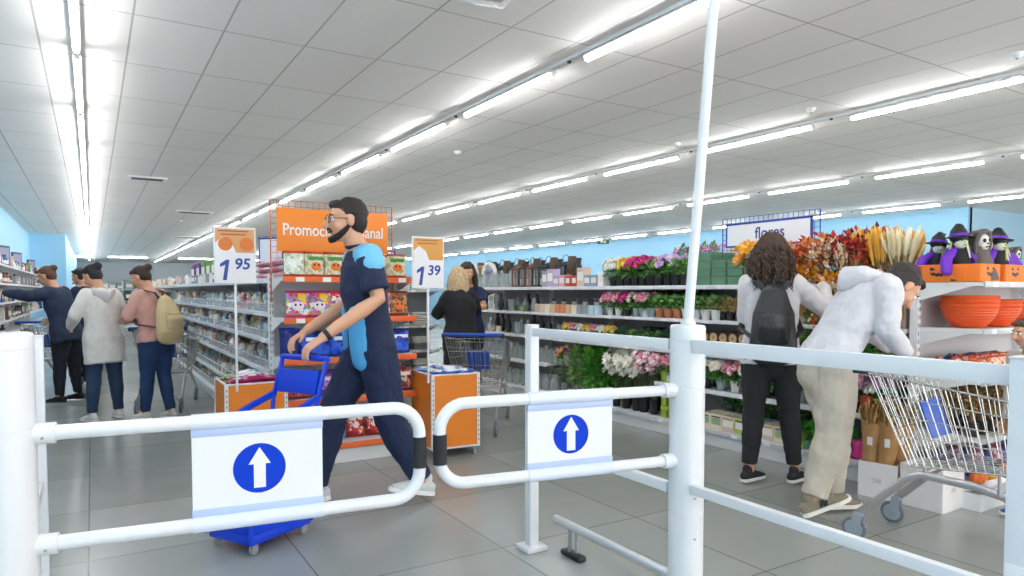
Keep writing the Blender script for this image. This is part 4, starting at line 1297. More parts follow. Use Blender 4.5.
def vase(mat, r0=.05, h=.18, kind=0):
    r = thing('vase', None, 'vase')
    prof = [[(r0 * .6, 0), (r0, h * .3), (r0 * .9, h * .55), (r0 * .4, h * .8), (r0 * .5, h), (r0 * .42, h), (r0 * .34, h * .8)],
            [(r0 * .8, 0), (r0 * .85, h * .1), (r0, h), (r0 * .92, h), (r0 * .78, h * .12)],
            [(r0 * .5, 0), (r0 * .55, h * .05), (r0 * .2, h * .2), (r0 * .9, h * .5), (r0, h * .75), (r0 * .7, h), (r0 * .62, h), (r0 * .8, h * .6)]][kind]
    m = MB(); m.lathe(prof, 20, mat=mat); obj('vase_body', m, None, r); m = MB(); m.lathe([(r0 * (.5, 1, .7)[kind], h - .004), (r0 * (.55, 1.04, .75)[kind], h), (r0 * (.5, 1, .7)[kind], h + .003)], 20, mat=mat); obj('rim', m, None, r); return r
def candle(mat, r0=.035, h=.09):
    r = thing('candle', None, 'candle'); m = MB(); m.lathe([(r0 * .97, 0), (r0, .004), (r0, h - .004), (r0 * .94, h), (.01, h - .003)], 22, mat=mat); obj('wax', m, None, r)
    m = MB(); m.cyl((0, 0, h - .004), (.001, 0, h + .012), .0015, n=6, mat=BLACK); obj('wick', m, None, r); return r
def lantern(mat, w=.13, h=.24, glass=True):
    r = thing('lantern', None, 'lantern'); m = MB()
    m.box((0, 0, .01), (w, w, .02), mat, ch=.003); m.box((0, 0, h * .82), (w, w, .016), mat, ch=.003)
    for x in (-1, 1):
        for y in (-1, 1): m.box((x * w * .45, y * w * .45, h * .41), (.014, .014, h * .8), mat)
    m.add([(-w * .5, -w * .5, h * .83), (w * .5, -w * .5, h * .83), (w * .5, w * .5, h * .83), (-w * .5, w * .5, h * .83), (0, 0, h)], [(0, 1, 4), (1, 2, 4), (2, 3, 4), (3, 0, 4), (3, 2, 1, 0)], mat)
    for x in (-1, 1):
        m.box((x * w * .46, 0, h * .41), (.004, .005, h * .8), mat); m.box((0, x * w * .46, h * .41), (.005, .004, h * .8), mat)
    obj('frame', m, None, r)
    m = MB(); m.box((0, 0, h * .41), (w * .86, w * .86, h * .76), CLEAR); obj('glass', m, None, r, smooth=False)
    m = MB(); m.sweep([(-.02, 0, h * .97)] + [(-.045 * math.cos(PI * k / 8), 0, h + .01 + .05 * math.sin(PI * k / 8)) for k in range(9)] + [(.02, 0, h * .97)], .003, n=6); obj('ring_handle', m, mat, r)
    m = MB(); m.lathe([(.022, .02), (.022, .09), (.002, .09)], 14, mat=M('#efe6d4', .6)); obj('candle', m, None, r); return r
def towel_stack(mat, w=.20, d=.16, h=.05):
    r = thing('folded_textile', None, 'textile'); m = MB()
    for k in range(3): m.sweep([(-w / 2 + .02, 0, h * (k + .5) / 3), (w / 2 - .02, 0, h * (k + .5) / 3)], [(d / 2, h / 6)] * 2, n=12, side=(0, 1, 0), mat=mat)
    obj('folded_layers', m, None, r); return r
def clear_bin(w=.24, d=.3, h=.075):
    r = thing('clear_bin', None, 'bin'); m = MB(); t = .004
    m.box((0, -d / 2, h / 2), (w, t, h), CLEAR); m.box((0, d / 2, h / 2), (w, t, h), CLEAR); m.box((-w / 2, 0, h / 2), (t, d, h), CLEAR); m.box((w / 2, 0, h / 2), (t, d, h), CLEAR); m.box((0, 0, .003), (w, d, t), CLEAR)
    obj('tray_walls', m, None, r, smooth=False)
    m = MB(); m.box((0, -d / 2, h), (w + .004, .010, .006), M('#cfd8e2', .3)); obj('front_lip', m, None, r, smooth=False); return r
def toy(mat, mat2, kind=0):
    r = thing('soft_toy' if kind == 0 else 'ornament', None, 'toy' if kind == 0 else 'ornament'); m = MB()
    if kind == 0:
        m.ell((0, 0, .05), (.04, .036, .05), mat=mat); m.ell((0, -.006, .115), (.034, .032, .032), mat=mat)
        for s in (-1, 1): m.ell((s * .026, 0, .142), (.012, .008, .014), mat=mat2); m.ell((s * .042, -.012, .06), (.014, .014, .03), R=rotz(0), mat=mat); m.ell((s * .022, -.035, .016), (.016, .024, .016), mat=mat)
        obj('plush_body', m, None, r); m = MB(); m.ell((0, -.034, .106), (.012, .008, .009), mat=mat2); obj('snout', m, None, r)
    else:
        m.lathe([(.03, 0), (.034, .01), (.02, .03), (.036, .07), (.04, .1), (.02, .135), (.006, .15)], 16, mat=mat); obj('figure', m, None, r)
        m = MB(); m.lathe([(.035, 0), (.037, .006), (.03, .014)], 16, mat=mat2); obj('base', m, None, r)
    return r

def leaves(m, c, rad, n, size, mats, rnd, up=.3, droop=0.0, hollow=.3):
    c = V(c)
    for _ in range(n):
        d = V((rnd.gauss(0, 1), rnd.gauss(0, 1), rnd.gauss(0, 1) + up)).normalized()
        q = rnd.uniform(hollow, 1) ** .6
        p = c + V((d.x * rad[0], d.y * rad[1], d.z * rad[2])) * q
        dr = (d + V((rnd.uniform(-.6, .6), rnd.uniform(-.6, .6), rnd.uniform(-.3, .5) - droop))).normalized()
        sd = dr.cross(V((rnd.uniform(-1, 1), rnd.uniform(-1, 1), 1))).normalized(); nn = dr.cross(sd)
        L = size * rnd.uniform(.6, 1.2); W = L * .24
        m.add([p, p + dr * L * .45 + sd * W - nn * L * .05, p + dr * L, p + dr * L * .45 - sd * W - nn * L * .05, p + dr * L * .5 + nn * L * .06], [(0, 1, 4), (1, 2, 4), (2, 3, 4), (3, 0, 4)], rnd.choice(mats))
def bloom(m, p, size, d, mats, core, rnd, petals=7, layers=2):
    d = V(d).normalized(); a = d.orthogonal().normalized(); b = d.cross(a)
    for l in range(layers):
        for k in range(petals):
            t = 2 * PI * (k + l * .5) / petals + rnd.uniform(-.1, .1); o = a * math.cos(t) + b * math.sin(t); s = b * math.cos(t) - a * math.sin(t)
            R = size * (1 - .35 * l); h = .25 + .5 * l
            q = p + d * size * .1 * l
            m.add([q, q + o * R * .55 + s * R * .34 + d * R * h * .5, q + o * R + d * R * h, q + o * R * .55 - s * R * .34 + d * R * h * .5], [(0, 1, 2, 3)], rnd.choice(mats))
    m.ell(p + d * size * .12, size * .18, mat=core, nu=6, nv=4)
GRE = [M('#4f8a40', .6, vary=.1), M('#6fa854', .6), M('#3f7038', .6), M('#8cbc5c', .6)]
def flower_plant(potm, petals, seed, pr=.045, ph=.10, fh=.13, fr=.09, n=10, bs=.028, green=None, core='#e8c84a', nl=90, stem=.0):
    rnd = random.Random(seed); g = green or GRE
    r = thing('potted_flower' if petals else 'potted_plant', None, 'plant')
    m = MB(); m.lathe([(pr * .74, 0), (pr * .78, .004), (pr, ph * .88), (pr * 1.07, ph * .88), (pr * 1.07, ph), (pr * .95, ph), (pr * .9, ph - .012), (.002, ph - .012)], 18, mat=potm); obj('pot', m, None, r)
    zc = ph + stem + fh * .45
    m = MB()
    if petals: leaves(m, (0, 0, ph + stem + fh * .22), (fr * .85, fr * .85, fh * .30), nl, fr * .55, g, rnd, up=.1)
    else: leaves(m, (0, 0, zc), (fr, fr, fh * .55), nl, fr * .62, g, rnd)
    for _ in range(8): a = rnd.uniform(0, 6.28); m.sweep([(0, 0, ph - .01), (math.cos(a) * fr * .5, math.sin(a) * fr * .5, zc)], .002, n=4, mat=g[2 % len(g)])
    obj('foliage', m, None, r, smooth=False)
    if petals:
        m = MB(); ms = [M(c_, .6) for c_ in petals]
        for _ in range(n):
            d = V((rnd.gauss(0, .7), rnd.gauss(0, .7) - .2, rnd.uniform(.1, 1.2))).normalized()
            p = V((d.x * fr, d.y * fr, zc + d.z * fh * .55)); bloom(m, p, bs * rnd.uniform(.8, 1.2), d + V((0, -.2, .2)), ms, M(core, .6), rnd)
        obj('blossoms', m, None, r, smooth=False)
    return r
def tall_bunch(petals, seed, h=.62, green=None, n=14, bs=.035, spread=.11, vasem=None, nl=160, leafsize=.07, headh=.2, core='#e8d9a0', name='flower_bunch'):
    rnd = random.Random(seed); g = green or GRE; r = thing(name, None, 'flowers')
    vm = vasem or BLACK
    m = MB(); m.lathe([(.035, 0), (.04, .01), (.045, .13), (.047, .135), (.042, .135), (.04, .12), (.002, .12)], 18, mat=vm); obj('bucket', m, None, r)
    m = MB()
    for _ in range(16):
        a = rnd.uniform(0, 6.28); q = rnd.uniform(.2, 1) * spread; m.sweep([(math.cos(a) * .02, math.sin(a) * .02, .06), (math.cos(a) * q * .5, math.sin(a) * q * .5, h * .6), (math.cos(a) * q, math.sin(a) * q, h - headh * .4)], .003 if not petals else .0022, n=5, mat=M('#5a6a44', .7) if petals else g[1])
    obj('stems', m, None, r)
    m = MB(); leaves(m, (0, 0, h * .55), (spread * .8, spread * .8, h * .42), nl, leafsize, g, rnd, up=.8); obj('foliage', m, None, r, smooth=False)
    if petals:
        m = MB(); ms = [M(c_, .6) for c_ in petals]
        for _ in range(n):
            p = V((rnd.uniform(-1, 1) * spread, rnd.uniform(-1, 1) * spread, h - rnd.uniform(0, headh))); d = V((p.x * 4, p.y * 4 - .5, .5)); bloom(m, p, bs * rnd.uniform(.8, 1.25), d, ms, M(core, .6), rnd)
        obj('blossoms', m, None, r, smooth=False)
    return r
def dried_bunch(cols, seed, h=.34, spread=.12, plume=False, n=40, leafsize=.045):
    rnd = random.Random(seed); r = thing('dried_bouquet', None, 'flowers'); stem_m = M('#a58753', .7)
    ms = [M(c_, .75) for c_ in cols]
    m = MB(); m.lathe([(.032, 0), (.04, .09), (.038, .092), (.034, .08), (.002, .08)], 16, mat=M('#2c2a2a', .6)); obj('pot', m, None, r)
    m = MB(); tips = []
    for _ in range(n):
        a = rnd.uniform(0, 6.28); q = rnd.uniform(.1, 1) ** .7 * spread; hh = h * rnd.uniform(.75, 1.1)
        p = V((math.cos(a) * q, math.sin(a) * q, hh)); tips.append(p); m.sweep([(math.cos(a) * .015, math.sin(a) * .015, .05), (p.x * .5, p.y * .5, hh * .6), p], .0018, n=4, mat=stem_m)
    obj('stems', m, None, r)
    m = MB()
    for p in tips:
        d = V((p.x * .8, p.y * .8, h)).normalized()
        if plume:
            L = rnd.uniform(.10, .16); m.sweep([p - d * L * .9, p - d * L * .4, p + d * L * .1, p + d * L * .35], [.004, .013, .011, .002], n=6, mat=rnd.choice(ms))
        else:
            leaves(m, p - d * .03, (.035, .035, .05), 12, leafsize, ms, rnd)
    obj('plumes' if plume else 'dried_leaves', m, None, r, smooth=plume); return r
def foam_box(mat, w=.155, d=.15, h=.068):
    r = thing('green_box', None, 'box'); m = MB(); m.box((0, 0, h * .36), (w * .96, d * .96, h * .72), mat, ch=.002); obj('box_body', m, None, r); m = MB(); m.box((0, 0, h * .8), (w, d, h * .36), mat, ch=.003); obj('lid', m, None, r); return r
def log_slice(seed):
    rnd = random.Random(seed); r = thing('wood_slice', None, 'wood'); m = MB(); m.lathe([(.045, -.08), (.048, -.07), (.047, .07), (.044, .08)], 14, (0, 0, .047), M('#6b4c34', .9, noise_amt=.3, nscale=50), 'Y'); obj('bark', m, None, r)
    m = MB(); m.lathe([(.040, -.082), (.040, -.078)], 14, (0, 0, .047), M('#d9b98c', .8), 'Y'); m.lathe([(.012, -.0832), (.012, -.08)], 10, (0, 0, .047), M('#b98f60', .8), 'Y'); obj('cut_face', m, None, r); return r
def pumpkin_face(m, w, y, z, s, mat):
    for q in (-1, 1): m.prism([(q * .35 * s + x * s, z + .12 * s + zz * s) for x, zz in ((-.16 * q, .12), (.18 * q, .26), (.14 * q, -.02))][::q], y, y - .002, mat)
    pts = [(-.55, .0), (-.4, -.05), (-.3, .02), (-.18, -.1), (-.05, -.02), (.08, -.1), (.2, -.02), (.32, .02), (.42, -.05), (.55, .0), (.4, -.24), (.25, -.2), (.12, -.32), (0, -.24), (-.14, -.32), (-.26, -.2), (-.4, -.24)]
    m.prism([(x * s, z + zz * s) for x, zz in pts], y, y - .002, mat)
def pumpkin_tray(w=.24, d=.2, h=.105):
    r = thing('pumpkin_tray', None, 'tray'); m = MB(); om = M('#f07d22', .6, bump=.2, bscale=100); t = .008
    m.box((0, -d / 2, h / 2), (w, t, h), om, ch=.003); m.box((0, d / 2, h / 2), (w, t, h), om, ch=.003); m.box((-w / 2, 0, h / 2), (t, d, h), om, ch=.003); m.box((w / 2, 0, h / 2), (t, d, h), om, ch=.003); m.box((0, 0, .006), (w, d, .008), om)
    obj('tray_body', m, None, r); m = MB(); pumpkin_face(m, w, -d / 2 - .004, h * .55, .085, BLACK); obj('printed_face', m, None, r, smooth=False, label='black carved pumpkin face'); return r
def witch(seed, skullface=False):
    rnd = random.Random(seed); r = thing('witch_doll' if not skullface else 'skull_doll', None, 'doll'); robe = M('#222026', .85) if not skullface else M('#6b635f', .9, bump=.4, bscale=80); pur = M('#6a22b8', .5)
    m = MB(); m.lathe([(.075, 0), (.07, .03), (.045, .12), (.03, .17)], 18, mat=robe); obj('robe', m, None, r)
    m = MB(); hc = (0, -.01, .205)
    if skullface:
        m.ell(hc, (.036, .036, .040), mat=M('#e6e2d6', .6)); m.ell((0, -.028, .178), (.022, .018, .020), mat=M('#e6e2d6', .6)); obj('skull', m, None, r)
        m = MB()
        for s in (-1, 1): m.ell((s * .014, -.041, .207), (.010, .006, .011), mat=BLACK, nu=8, nv=6)
        m.ell((0, -.046, .190), (.004, .004, .006), mat=BLACK, nu=6, nv=5)
        for k in range(-2, 3): m.box((k * .006, -.046, .174), (.0015, .003, .010), BLACK)
        obj('face_marks', m, None, r, smooth=False)
        m = MB(); m.sweep([(0, .02, .14), (0, .022, .20), (0, .008, .245), (0, -.02, .256)], [(.05, .03), (.05, .034), (.042, .03), (.02, .012)], n=14, side=(1, 0, 0), mat=robe)
        for s in (-1, 1): m.sweep([(s * .04, -.01, .15), (s * .046, -.018, .20), (s * .03, -.03, .245), (0, -.035, .256)], .012, n=8, mat=robe)
        obj('hood', m, None, r)
    else:
        m.ell(hc, (.034, .034, .038), mat=M('#dfe3cf', .6)); m.sweep([(0, -.04, .205), (0, -.058, .196)], [.008, .003], n=8, mat=M('#cfe0a8', .6)); obj('face', m, None, r)
        m = MB()
        for s in (-1, 1): m.ell((s * .013, -.04, .215), (.006, .004, .006), mat=BLACK, nu=8, nv=6)
        m.box((0, -.042, .188), (.022, .004, .004), M('#a03030', .5)); obj('face_marks', m, None, r)
        m = MB(); m.lathe([(.070, .228), (.074, .232), (.046, .240)], 18, mat=BLACK); m.sweep([(0, 0, .232), (0, .004, .262), (.012, .012, .285), (.032, .018, .290)], [.047, .040, .026, .008], n=16, mat=BLACK); m.lathe([(.048, .240), (.045, .252)], 18, mat=pur); obj('pointed_hat', m, None, r)
        m = MB()
        for k in range(16):
            a = PI * (.05 + .9 * k / 15) ; a = a if k % 2 else -a * .35 - .2
            m.sweep([(.034 * math.cos(a), .034 * math.sin(a) * .8, .23), (.046 * math.cos(a), .046 * math.sin(a) * .8, .18), (.05 * math.cos(a) + rnd.uniform(-.01, .01), .05 * math.sin(a), .12)], .005, n=5, mat=rnd.choice([BLACK, M('#b9c26a', .7), M('#d8d8d0', .7)]))
        obj('hair', m, None, r)
        m = MB(); m.sweep([(0, .03, .17), (0, .05, .09), (0, .06, .02)], [(.05, .02), (.085, .025), (.10, .02)], n=14, side=(1, 0, 0), mat=pur)
        for s in (-1, 1): m.sweep([(s * .03, .0, .16), (s * .08, -.01, .12), (s * .10, -.035, .05)], [(.02, .02), (.03, .025), (.03, .02)], n=10, mat=pur)
        obj('cape', m, None, r, label='shiny purple cape')
    return r
def round_bowl(col='#e4571f', r0=.15, h=.13):
    r = thing('basket_bowl', None, 'bowl'); cm = M(col, .45); m = MB()
    prof = []
    for k in range(9):
        t = k / 8; prof.append((r0 * (.55 + .45 * math.sin(t * PI / 2)), h * t)); 
        if k < 8: prof.append((r0 * (.55 + .45 * math.sin((t + .06) * PI / 2)) + .004, h * (t + .06)))
    inner = [(a - .008, b_ + .004) for a, b_ in prof[::-2]]
    m.lathe(prof + inner, 36, mat=cm); obj('woven_body', m, None, r)
    m = MB(); m.sweep([(r0 * math.cos(2 * PI * k / 32), r0 * math.sin(2 * PI * k / 32), h) for k in range(32)], .007, n=8, closed=True, cap=None, mat=cm); obj('rim', m, None, r); return r
def mini_pumpkin(col):
    r = thing('small_pumpkin', None, 'pumpkin'); m = MB(); cm = M(col, .6)
    for k in range(8): a = 2 * PI * k / 8; m.ell((.02 * math.cos(a), .02 * math.sin(a), .026), (.022, .022, .026), mat=cm, nu=10, nv=8)
    obj('ribbed_fruit', m, None, r); m = MB(); m.sweep([(0, 0, .045), (.004, 0, .062), (.012, 0, .07)], [.006, .004, .003], n=6, mat=M('#6b5a2a', .8)); obj('stem', m, None, r); return r
def pouch(mat, crimp, w=.14, h=.03, d=.10):
    r = thing('sweet_bag', None, 'sweet bag'); m = MB(); bag_mesh(m, w, d, h, mat, crimp, z0=-d / 2); m.v = [(x, z, y + h / 2) for x, y, z in m.v]; obj('pouch', m, None, r)
    m = MB(); m.ell((0, 0, h * .93), (w * .28, d * .2, .004), mat=M('#f2ead8', .5), nu=12, nv=6); obj('printed_label', m, None, r); return r

def fill(y0, y1, step, fn, jit=.15):
    y = y0; i = 0
    while y < y1 - 1e-6:
        fn(i, y + R_.uniform(-jit, jit) * step * .5); y += step; i += 1

# ---- promotion stand goods (front edge world Y = 5.02)
PX0, PX1 = 1.19, 2.17
wrapG = print_mat(['#d8d2b4', '#e7e2c8', '#c9b48a', '#e2dcc0', '#9fb07a'], 40); crR = M('#b03a22', .35); crG = M('#6f7d46', .35)
bagA = proto('bagA', snack_bag, wrapG, crR, M('#f07a1a', .4), patch=M('#3f8f3a', .4)); bagB = proto('bagB', snack_bag, print_mat(['#dfe6dc', '#c9d8c0', '#eef0ea', '#a8b48a'], 36), crR, None)
def onP(pr, x, z, lab, grp, dy=.10, sc=1, rz=0, tilt=None): return put(pr, (x, PLOC[1] - .40 + dy, z + .002), rz, lab, grp, sc, tilt)
for row in (0, 1):
    for k, x in enumerate((1.27, 1.42, 1.57, 1.73, 1.89, 2.07)):
        lab = ('clear green snack bag at the corner of the top board of the promotion stand' if k == 0 else 'snack bag with orange pumpkin print on the promotion stand top board') if row == 0 else 'snack bag in the second row on the top board of the promotion stand'
        onP(bagB if k == 0 else bagA, x + row * .03, P_LEV[4], lab, None if (k == 0 and row == 0) else ('pumpkin snack bags on the top board of the promotion stand' if row == 0 else 'second row of snack bags on the promotion stand'), .09 + .13 * row, 1.0, R_.uniform(-.15, .15), (R_.uniform(-.12, -.02), 0))
cols2 = [print_mat(['#e8334f', '#f6c530', '#f4f1ec', '#3f9fd8', '#7bc043', '#e85fa8'], 30), print_mat(['#f4f1ec', '#d63b8a', '#f0a020', '#5a48b8', '#e84040'], 34), print_mat(['#5a3b2a', '#8a5a3a', '#c9a070', '#d8662a'], 34)]
bagC = [proto('bagC%d' % k, snack_bag, c_, M(('#c22f6a', '#e8334f', '#6b3a20')[k], .35), M(('#f6e2ea', '#f4f1ec', '#f07a1a')[k], .4), w=.17, h=.2) for k, c_ in enumerate(cols2)]
for row in (0, 1):
    for k, x in enumerate((1.29, 1.45, 1.60, 1.76, 1.93, 2.08)):
        q = (0, 0, 1, 2, 0, 2)[k]
        onP(bagC[q], x + row * .03, P_LEV[3], ('multicoloured sweet bag', 'white and pink sweet bag', 'brown snack bag')[q] + ' on the upper board of the promotion stand' + (', back row' if row else ''), ('coloured', 'pink', 'brown')[q] + ' bags on the second board of the promotion stand' + (', back row' if row else ''), .09 + .13 * row, 1, R_.uniform(-.2, .2), (R_.uniform(-.15, -.03), 0))
blueb = proto('blueb', snack_bag, print_mat(['#1c3fb0', '#2450d0', '#16328c', '#3a6ae0'], 22), M('#1a2f80', .3), None, w=.24, h=.19, d=.11, patch=M('#eef2fa', .4)); blueb2 = proto('blueb2', snack_bag, M('#1f2f7a', .3, noise_amt=.4, nscale=30), M('#2d46b8', .3), None, w=.12, h=.22, d=.08)
for row in (0, 1):
    for k, x in enumerate((1.25, 1.42, 1.64, 1.86, 2.06)):
        onP(blueb2 if k == 0 else blueb, x, P_LEV[2], ('narrow dark blue bag at the corner of the promotion stand middle board' if k == 0 else 'large royal blue packet on the middle board of the promotion stand') + (', back row' if row else ''), ('large blue packets' if k else 'narrow blue bags') + ' on the promotion stand' + (', back row' if row else ''), .10 + .14 * row, 1, R_.uniform(-.1, .1), (-.06, 0))
bagD = [proto('bagD%d' % k, snack_bag, print_mat(c_, 30), M(e, .35), None, w=.13, h=.19, d=.07, patch=M(p_, .4)) for k, (c_, e, p_) in enumerate(((['#5b2c20', '#a8503a', '#e0c0a0', '#c2405a'], '#6b2c28', '#f0d8d8'), (['#c2304a', '#e87a90', '#f4e0e4', '#7a2030'], '#c2304a', '#e84a5a'), (['#8a5ac2', '#c23a8a', '#e8a0d0', '#5a3aa0'], '#5a3aa0', '#f0e0f0')))]
for row in (0, 1):
    for k, x in enumerate((1.25, 1.38, 1.51, 1.64, 1.77, 1.90, 2.03, 2.12)):
        q = (0, 0, 2, 2, 0, 1, 1, 0)[k]; onP(bagD[q], x, P_LEV[1], ('dark brown', 'red and white', 'purple and pink')[q] + ' snack bag, promotion stand lower board' + (', back row' if row else ''), ('brown', 'red', 'purple')[q] + ' bags on the lower board of the promotion stand' + (', back row' if row else ''), .08 + .12 * row, 1, R_.uniform(-.2, .2), (-.08, 0))
bagE = [proto('bagE%d' % k, snack_bag, print_mat(c_, 30), M(e, .35), None, w=.14, h=.21, d=.09, patch=M(p_, .4)) for k, (c_, e, p_) in enumerate(((['#c22a2a', '#e0483a', '#f4e6e0', '#8a2020'], '#a02020', '#f0e8e0'), (['#dce8f2', '#8ab4dc', '#f4f6f8', '#4a80c0'], '#9cc0e0', '#3a70b8')))]
for k, x in enumerate((1.27, 1.42, 1.57, 1.72, 1.87, 2.0, 2.11)):
    q = (0, 0, 1, 0, 0, 1, 1)[k]; onP(bagE[q], x, P_LEV[0], ('red', 'pale blue')[q] + ' bag on the lowest board of the promotion stand', ('red', 'pale blue')[q] + ' bags on the lowest board of the promotion stand', .10, 1, R_.uniform(-.2, .2), (-.05, 0))
# orange bins: heaps of packets
pchs = [proto('pch%d' % k, pouch, print_mat(c_, 26), M(e, .3), .16, .04, .12) for k, (c_, e) in enumerate(((['#c2206a', '#e84a90', '#8a1a50'], '#a01a58'), (['#2a50b0', '#d8e0f0', '#4a78d0', '#e8eef8'], '#3a60b8'), (['#5a2a80', '#c24a90', '#e8d0e8'], '#7a2a90'), (['#7ab040', '#e8e0a0', '#3f8a3a'], '#5a9a30')))]
PN = ['magenta', 'blue and white', 'purple', 'green']
for lay in range(3):
    for i in range(3):
        for j in range(4):
            q = (R_.choice((0, 0, 2)) if j < 2 else R_.choice((1, 3, 1)))
            put(pchs[q], (BL[0] - .10 + i * .10 + R_.uniform(-.01, .01), BL[1] - .14 + j * .093, .555 + lay * .040 + (.022 if i == 1 else 0)), R_.uniform(-.4, .4), PN[q] + ' sweet bag in the orange bin left of the promotion stand', PN[q] + ' sweet bags in the near orange bin', 1, (R_.uniform(-.2, .2), R_.uniform(-.2, .2)))
bwp = [proto('bwp%d' % k, pouch, print_mat(c_, 18), M(e, .3), .17, .04, .12) for k, (c_, e) in enumerate(((['#1f56b8', '#2f70d0', '#e8eef8', '#16408c'], '#1f4fa8'), (['#e8eef4', '#c8d8ea', '#4a80c8'], '#d8e2ee')))]
for lay in range(3):
    for i in range(3):
        for j in range(4):
            q = 0 if (i + j + lay) % 3 else 1
            put(bwp[q], (BR[0] - .105 + i * .105, BR[1] - .14 + j * .093, .555 + lay * .038 + (.02 if i == 1 else 0)), R_.uniform(-.35, .35), ('blue', 'white')[q] + ' packet in the orange bin right of the promotion stand', ('blue', 'white')[q] + ' packets in the further orange bin', 1, (R_.uniform(-.15, .15), R_.uniform(-.15, .15)))

# ---- flower run goods
BRD = {1.33: 'top board', 1.04: 'upper board', .765: 'middle board', .46: 'lower board', .135: 'base board'}
def onF(pr, Y, z, off, what, sc=1, rz=None, grp=None, where='of the flower shelving', tilt=None):
    return put(pr, (4.37 + off, Y, z + .002), FR + (R_.uniform(-.2, .2) if rz is None else rz), what + ' on the ' + BRD[z] + ' ' + where, grp or (what + 's on the ' + BRD[z]), sc, tilt)
potB = M('#222326', .5); potW = M('#e9e8e4', .4); potT = M('#c07a55', .7); potG = M('#9db0b4', .5)
fp = {}
for nm, pc, pot in (('white', ['#f6f3ea', '#fbfaf4', '#e8ecd8'], potB), ('yellow', ['#f2c53a', '#f7dd7a'], potB), ('magenta', ['#d4177c', '#e84aa0', '#b8106a'], potB), ('lilac', ['#d8b4e2', '#c98fd8', '#efe0f2'], potB), ('pink', ['#e8a0b8', '#f2d2da', '#d4587a'], potW), ('cream', ['#efe3d0', '#f6efe4'], potG)):
    fp[nm] = [proto('fp%s%d' % (nm, k), flower_plant, pot, pc, 3 * k + len(nm), n=26, bs=.042, fh=.17, fr=.10) for k in (0, 1)]
gp = {nm: [proto('gp%s%d' % (nm, k), flower_plant, pot, None, 5 + k, pr=.04, ph=.075, fh=.09, fr=.06, nl=110) for k in (0, 1)] for nm, pot in (('terracotta', potT), ('white', potW), ('black', potB), ('grey', potG))}
# top board
seq = ['white', 'white', 'yellow', 'magenta', 'magenta', 'green', 'green', 'lilac', 'green', 'green', 'green', 'green']
for row in (0, 1, 2):
    for k in range(11):
        Y = 5.28 - k * .108; c_ = ('white', 'white', 'yellow', 'magenta', 'magenta', None, None, 'lilac', None, None, None)[k]
        if c_: onF(fp[c_][(k + row) % 2], Y, 1.33, .07 + .12 * row, c_ + ' potted flower', 1)
        else: onF(gp['black'][(k + row) % 2], Y, 1.33, .07 + .12 * row, 'leafy green plant in black pot', 1.35)
orch = proto('orch', tall_bunch, ['#d45ab8', '#e88ad0', '#f2d8ee', '#b83aa0'], 21, .40, GRE, 26, .034, .10, BLACK, 60, .06, .22)
orchw = proto('orchw', tall_bunch, ['#e8d4f0', '#f4eaf6', '#d8a8e0'], 22, .38, GRE, 22, .032, .10, BLACK, 60, .06, .2)
for k, Y in enumerate((4.62, 4.50, 4.36, 4.25)):
    onF(orchw if k in (1,) else orch, Y, 1.33, .34, 'tall orchid with %s blossoms' % ('pale lilac' if k == 1 else 'purple pink'), .95, grp='orchids on the top board')
for Y, rows, cols in ((4.10, 3, 1), (3.93, 3, 1)):
    pass
fb = proto('foam', foam_box, M('#5f8a6c', .7, vary=.04)); 
for j in range(4):
    for lay in range(3 if j in (1, 2, 3) else 4):
        for dd in (0, 1):
            put(fb, (4.46 + dd * .16, 4.06 - j * .165, 1.332 + lay * .070), FR, 'muted green box, %s of its stack, %s stack on top board' % (('bottom', 'second', 'third', 'topmost')[lay], ('furthest', 'second', 'third', 'nearest')[j]) + (' behind' if dd else ''), 'stacked muted green boxes on the top board', 1)
m = MB(); m.box((0, 0, .17), (.02, .16, .34), PAPER, ch=.003)
for y in (3.95, 4.15):
    o = obj('display_card', m if False else MB().box((0, 0, .17), (.008, .13, .36), PAPER, ch=.002), None, None, (4.74, y, 1.335)); o.rotation_euler = (.25, 0, 0); tag(o, 'plain white card leaning behind the green boxes, %s one' % ('nearer' if y < 4 else 'further'), 'card')
sunf = proto('sunf', tall_bunch, ['#f5a81c', '#f8c23a', '#ee8a14'], 31, .36, [M('#e8a030', .6), M('#f0b840', .6), M('#c8b040', .6)], 16, .07, .09, BLACK, 24, .05, .12, name='sunflower_bunch')
o = put(sunf, (4.40, 3.52, 1.332), FR, 'large orange yellow flower bunch beside the head of the woman with the black backpack', None, .9, (.05, -.32))
# pale candle boxes and tins on the top board, going away from the entrance
def C(c_): return M(c_, .6, noise_amt=.05)
for k, (c_, h, w_) in enumerate((('#f2efe9', .14, .09), ('#8fa3b5', .12, .1), ('#8fa3b5', .12, .1), ('#d9c2b4', .2, .12), ('#c14f3a', .12, .08), ('#c14f3a', .12, .08), ('#d7a3a6', .13, .1), ('#b9a8c8', .12, .1), ('#b9a8c8', .2, .12), ('#9aa0a4', .18, .1))):
    CN['#b9a8c8'] = 'lavender'
    onF(proto('ct%s%g' % (c_, h), carton, w_, .1, h, C(c_), M('#efe9e2', .6), C(c_)), 5.44 + k * .112, 1.33, .08, (CN[c_] + ' candle box') if h < .15 else 'tall ' + CN[c_] + ' candle box', 1, 0)
lanB = proto('lanB', lantern, M('#1f1f22', .5)); lanW = proto('lanW', lantern, M('#7a4a2a', .7)); lanC = proto('lanC', lantern, M('#a9b4b4', .4), .11, .2)
for k in range(4): onF((lanB, lanW)[k % 2], 6.66 + k * .15, 1.33, .12, ('black', 'brown wooden')[k % 2] + ' lantern', 1.15, 0)
vg = proto('vg', vase, M('#dde6e6', .15, alpha=.35), .055, .2, 0); vg2 = proto('vg2', vase, M('#c0ccca', .2, alpha=.55), .05, .17, 1); vb = proto('vb', vase, M('#2b2a2c', .4), .05, .26, 0); vw = proto('vw', vase, M('#5a4636', .6), .05, .28, 2)
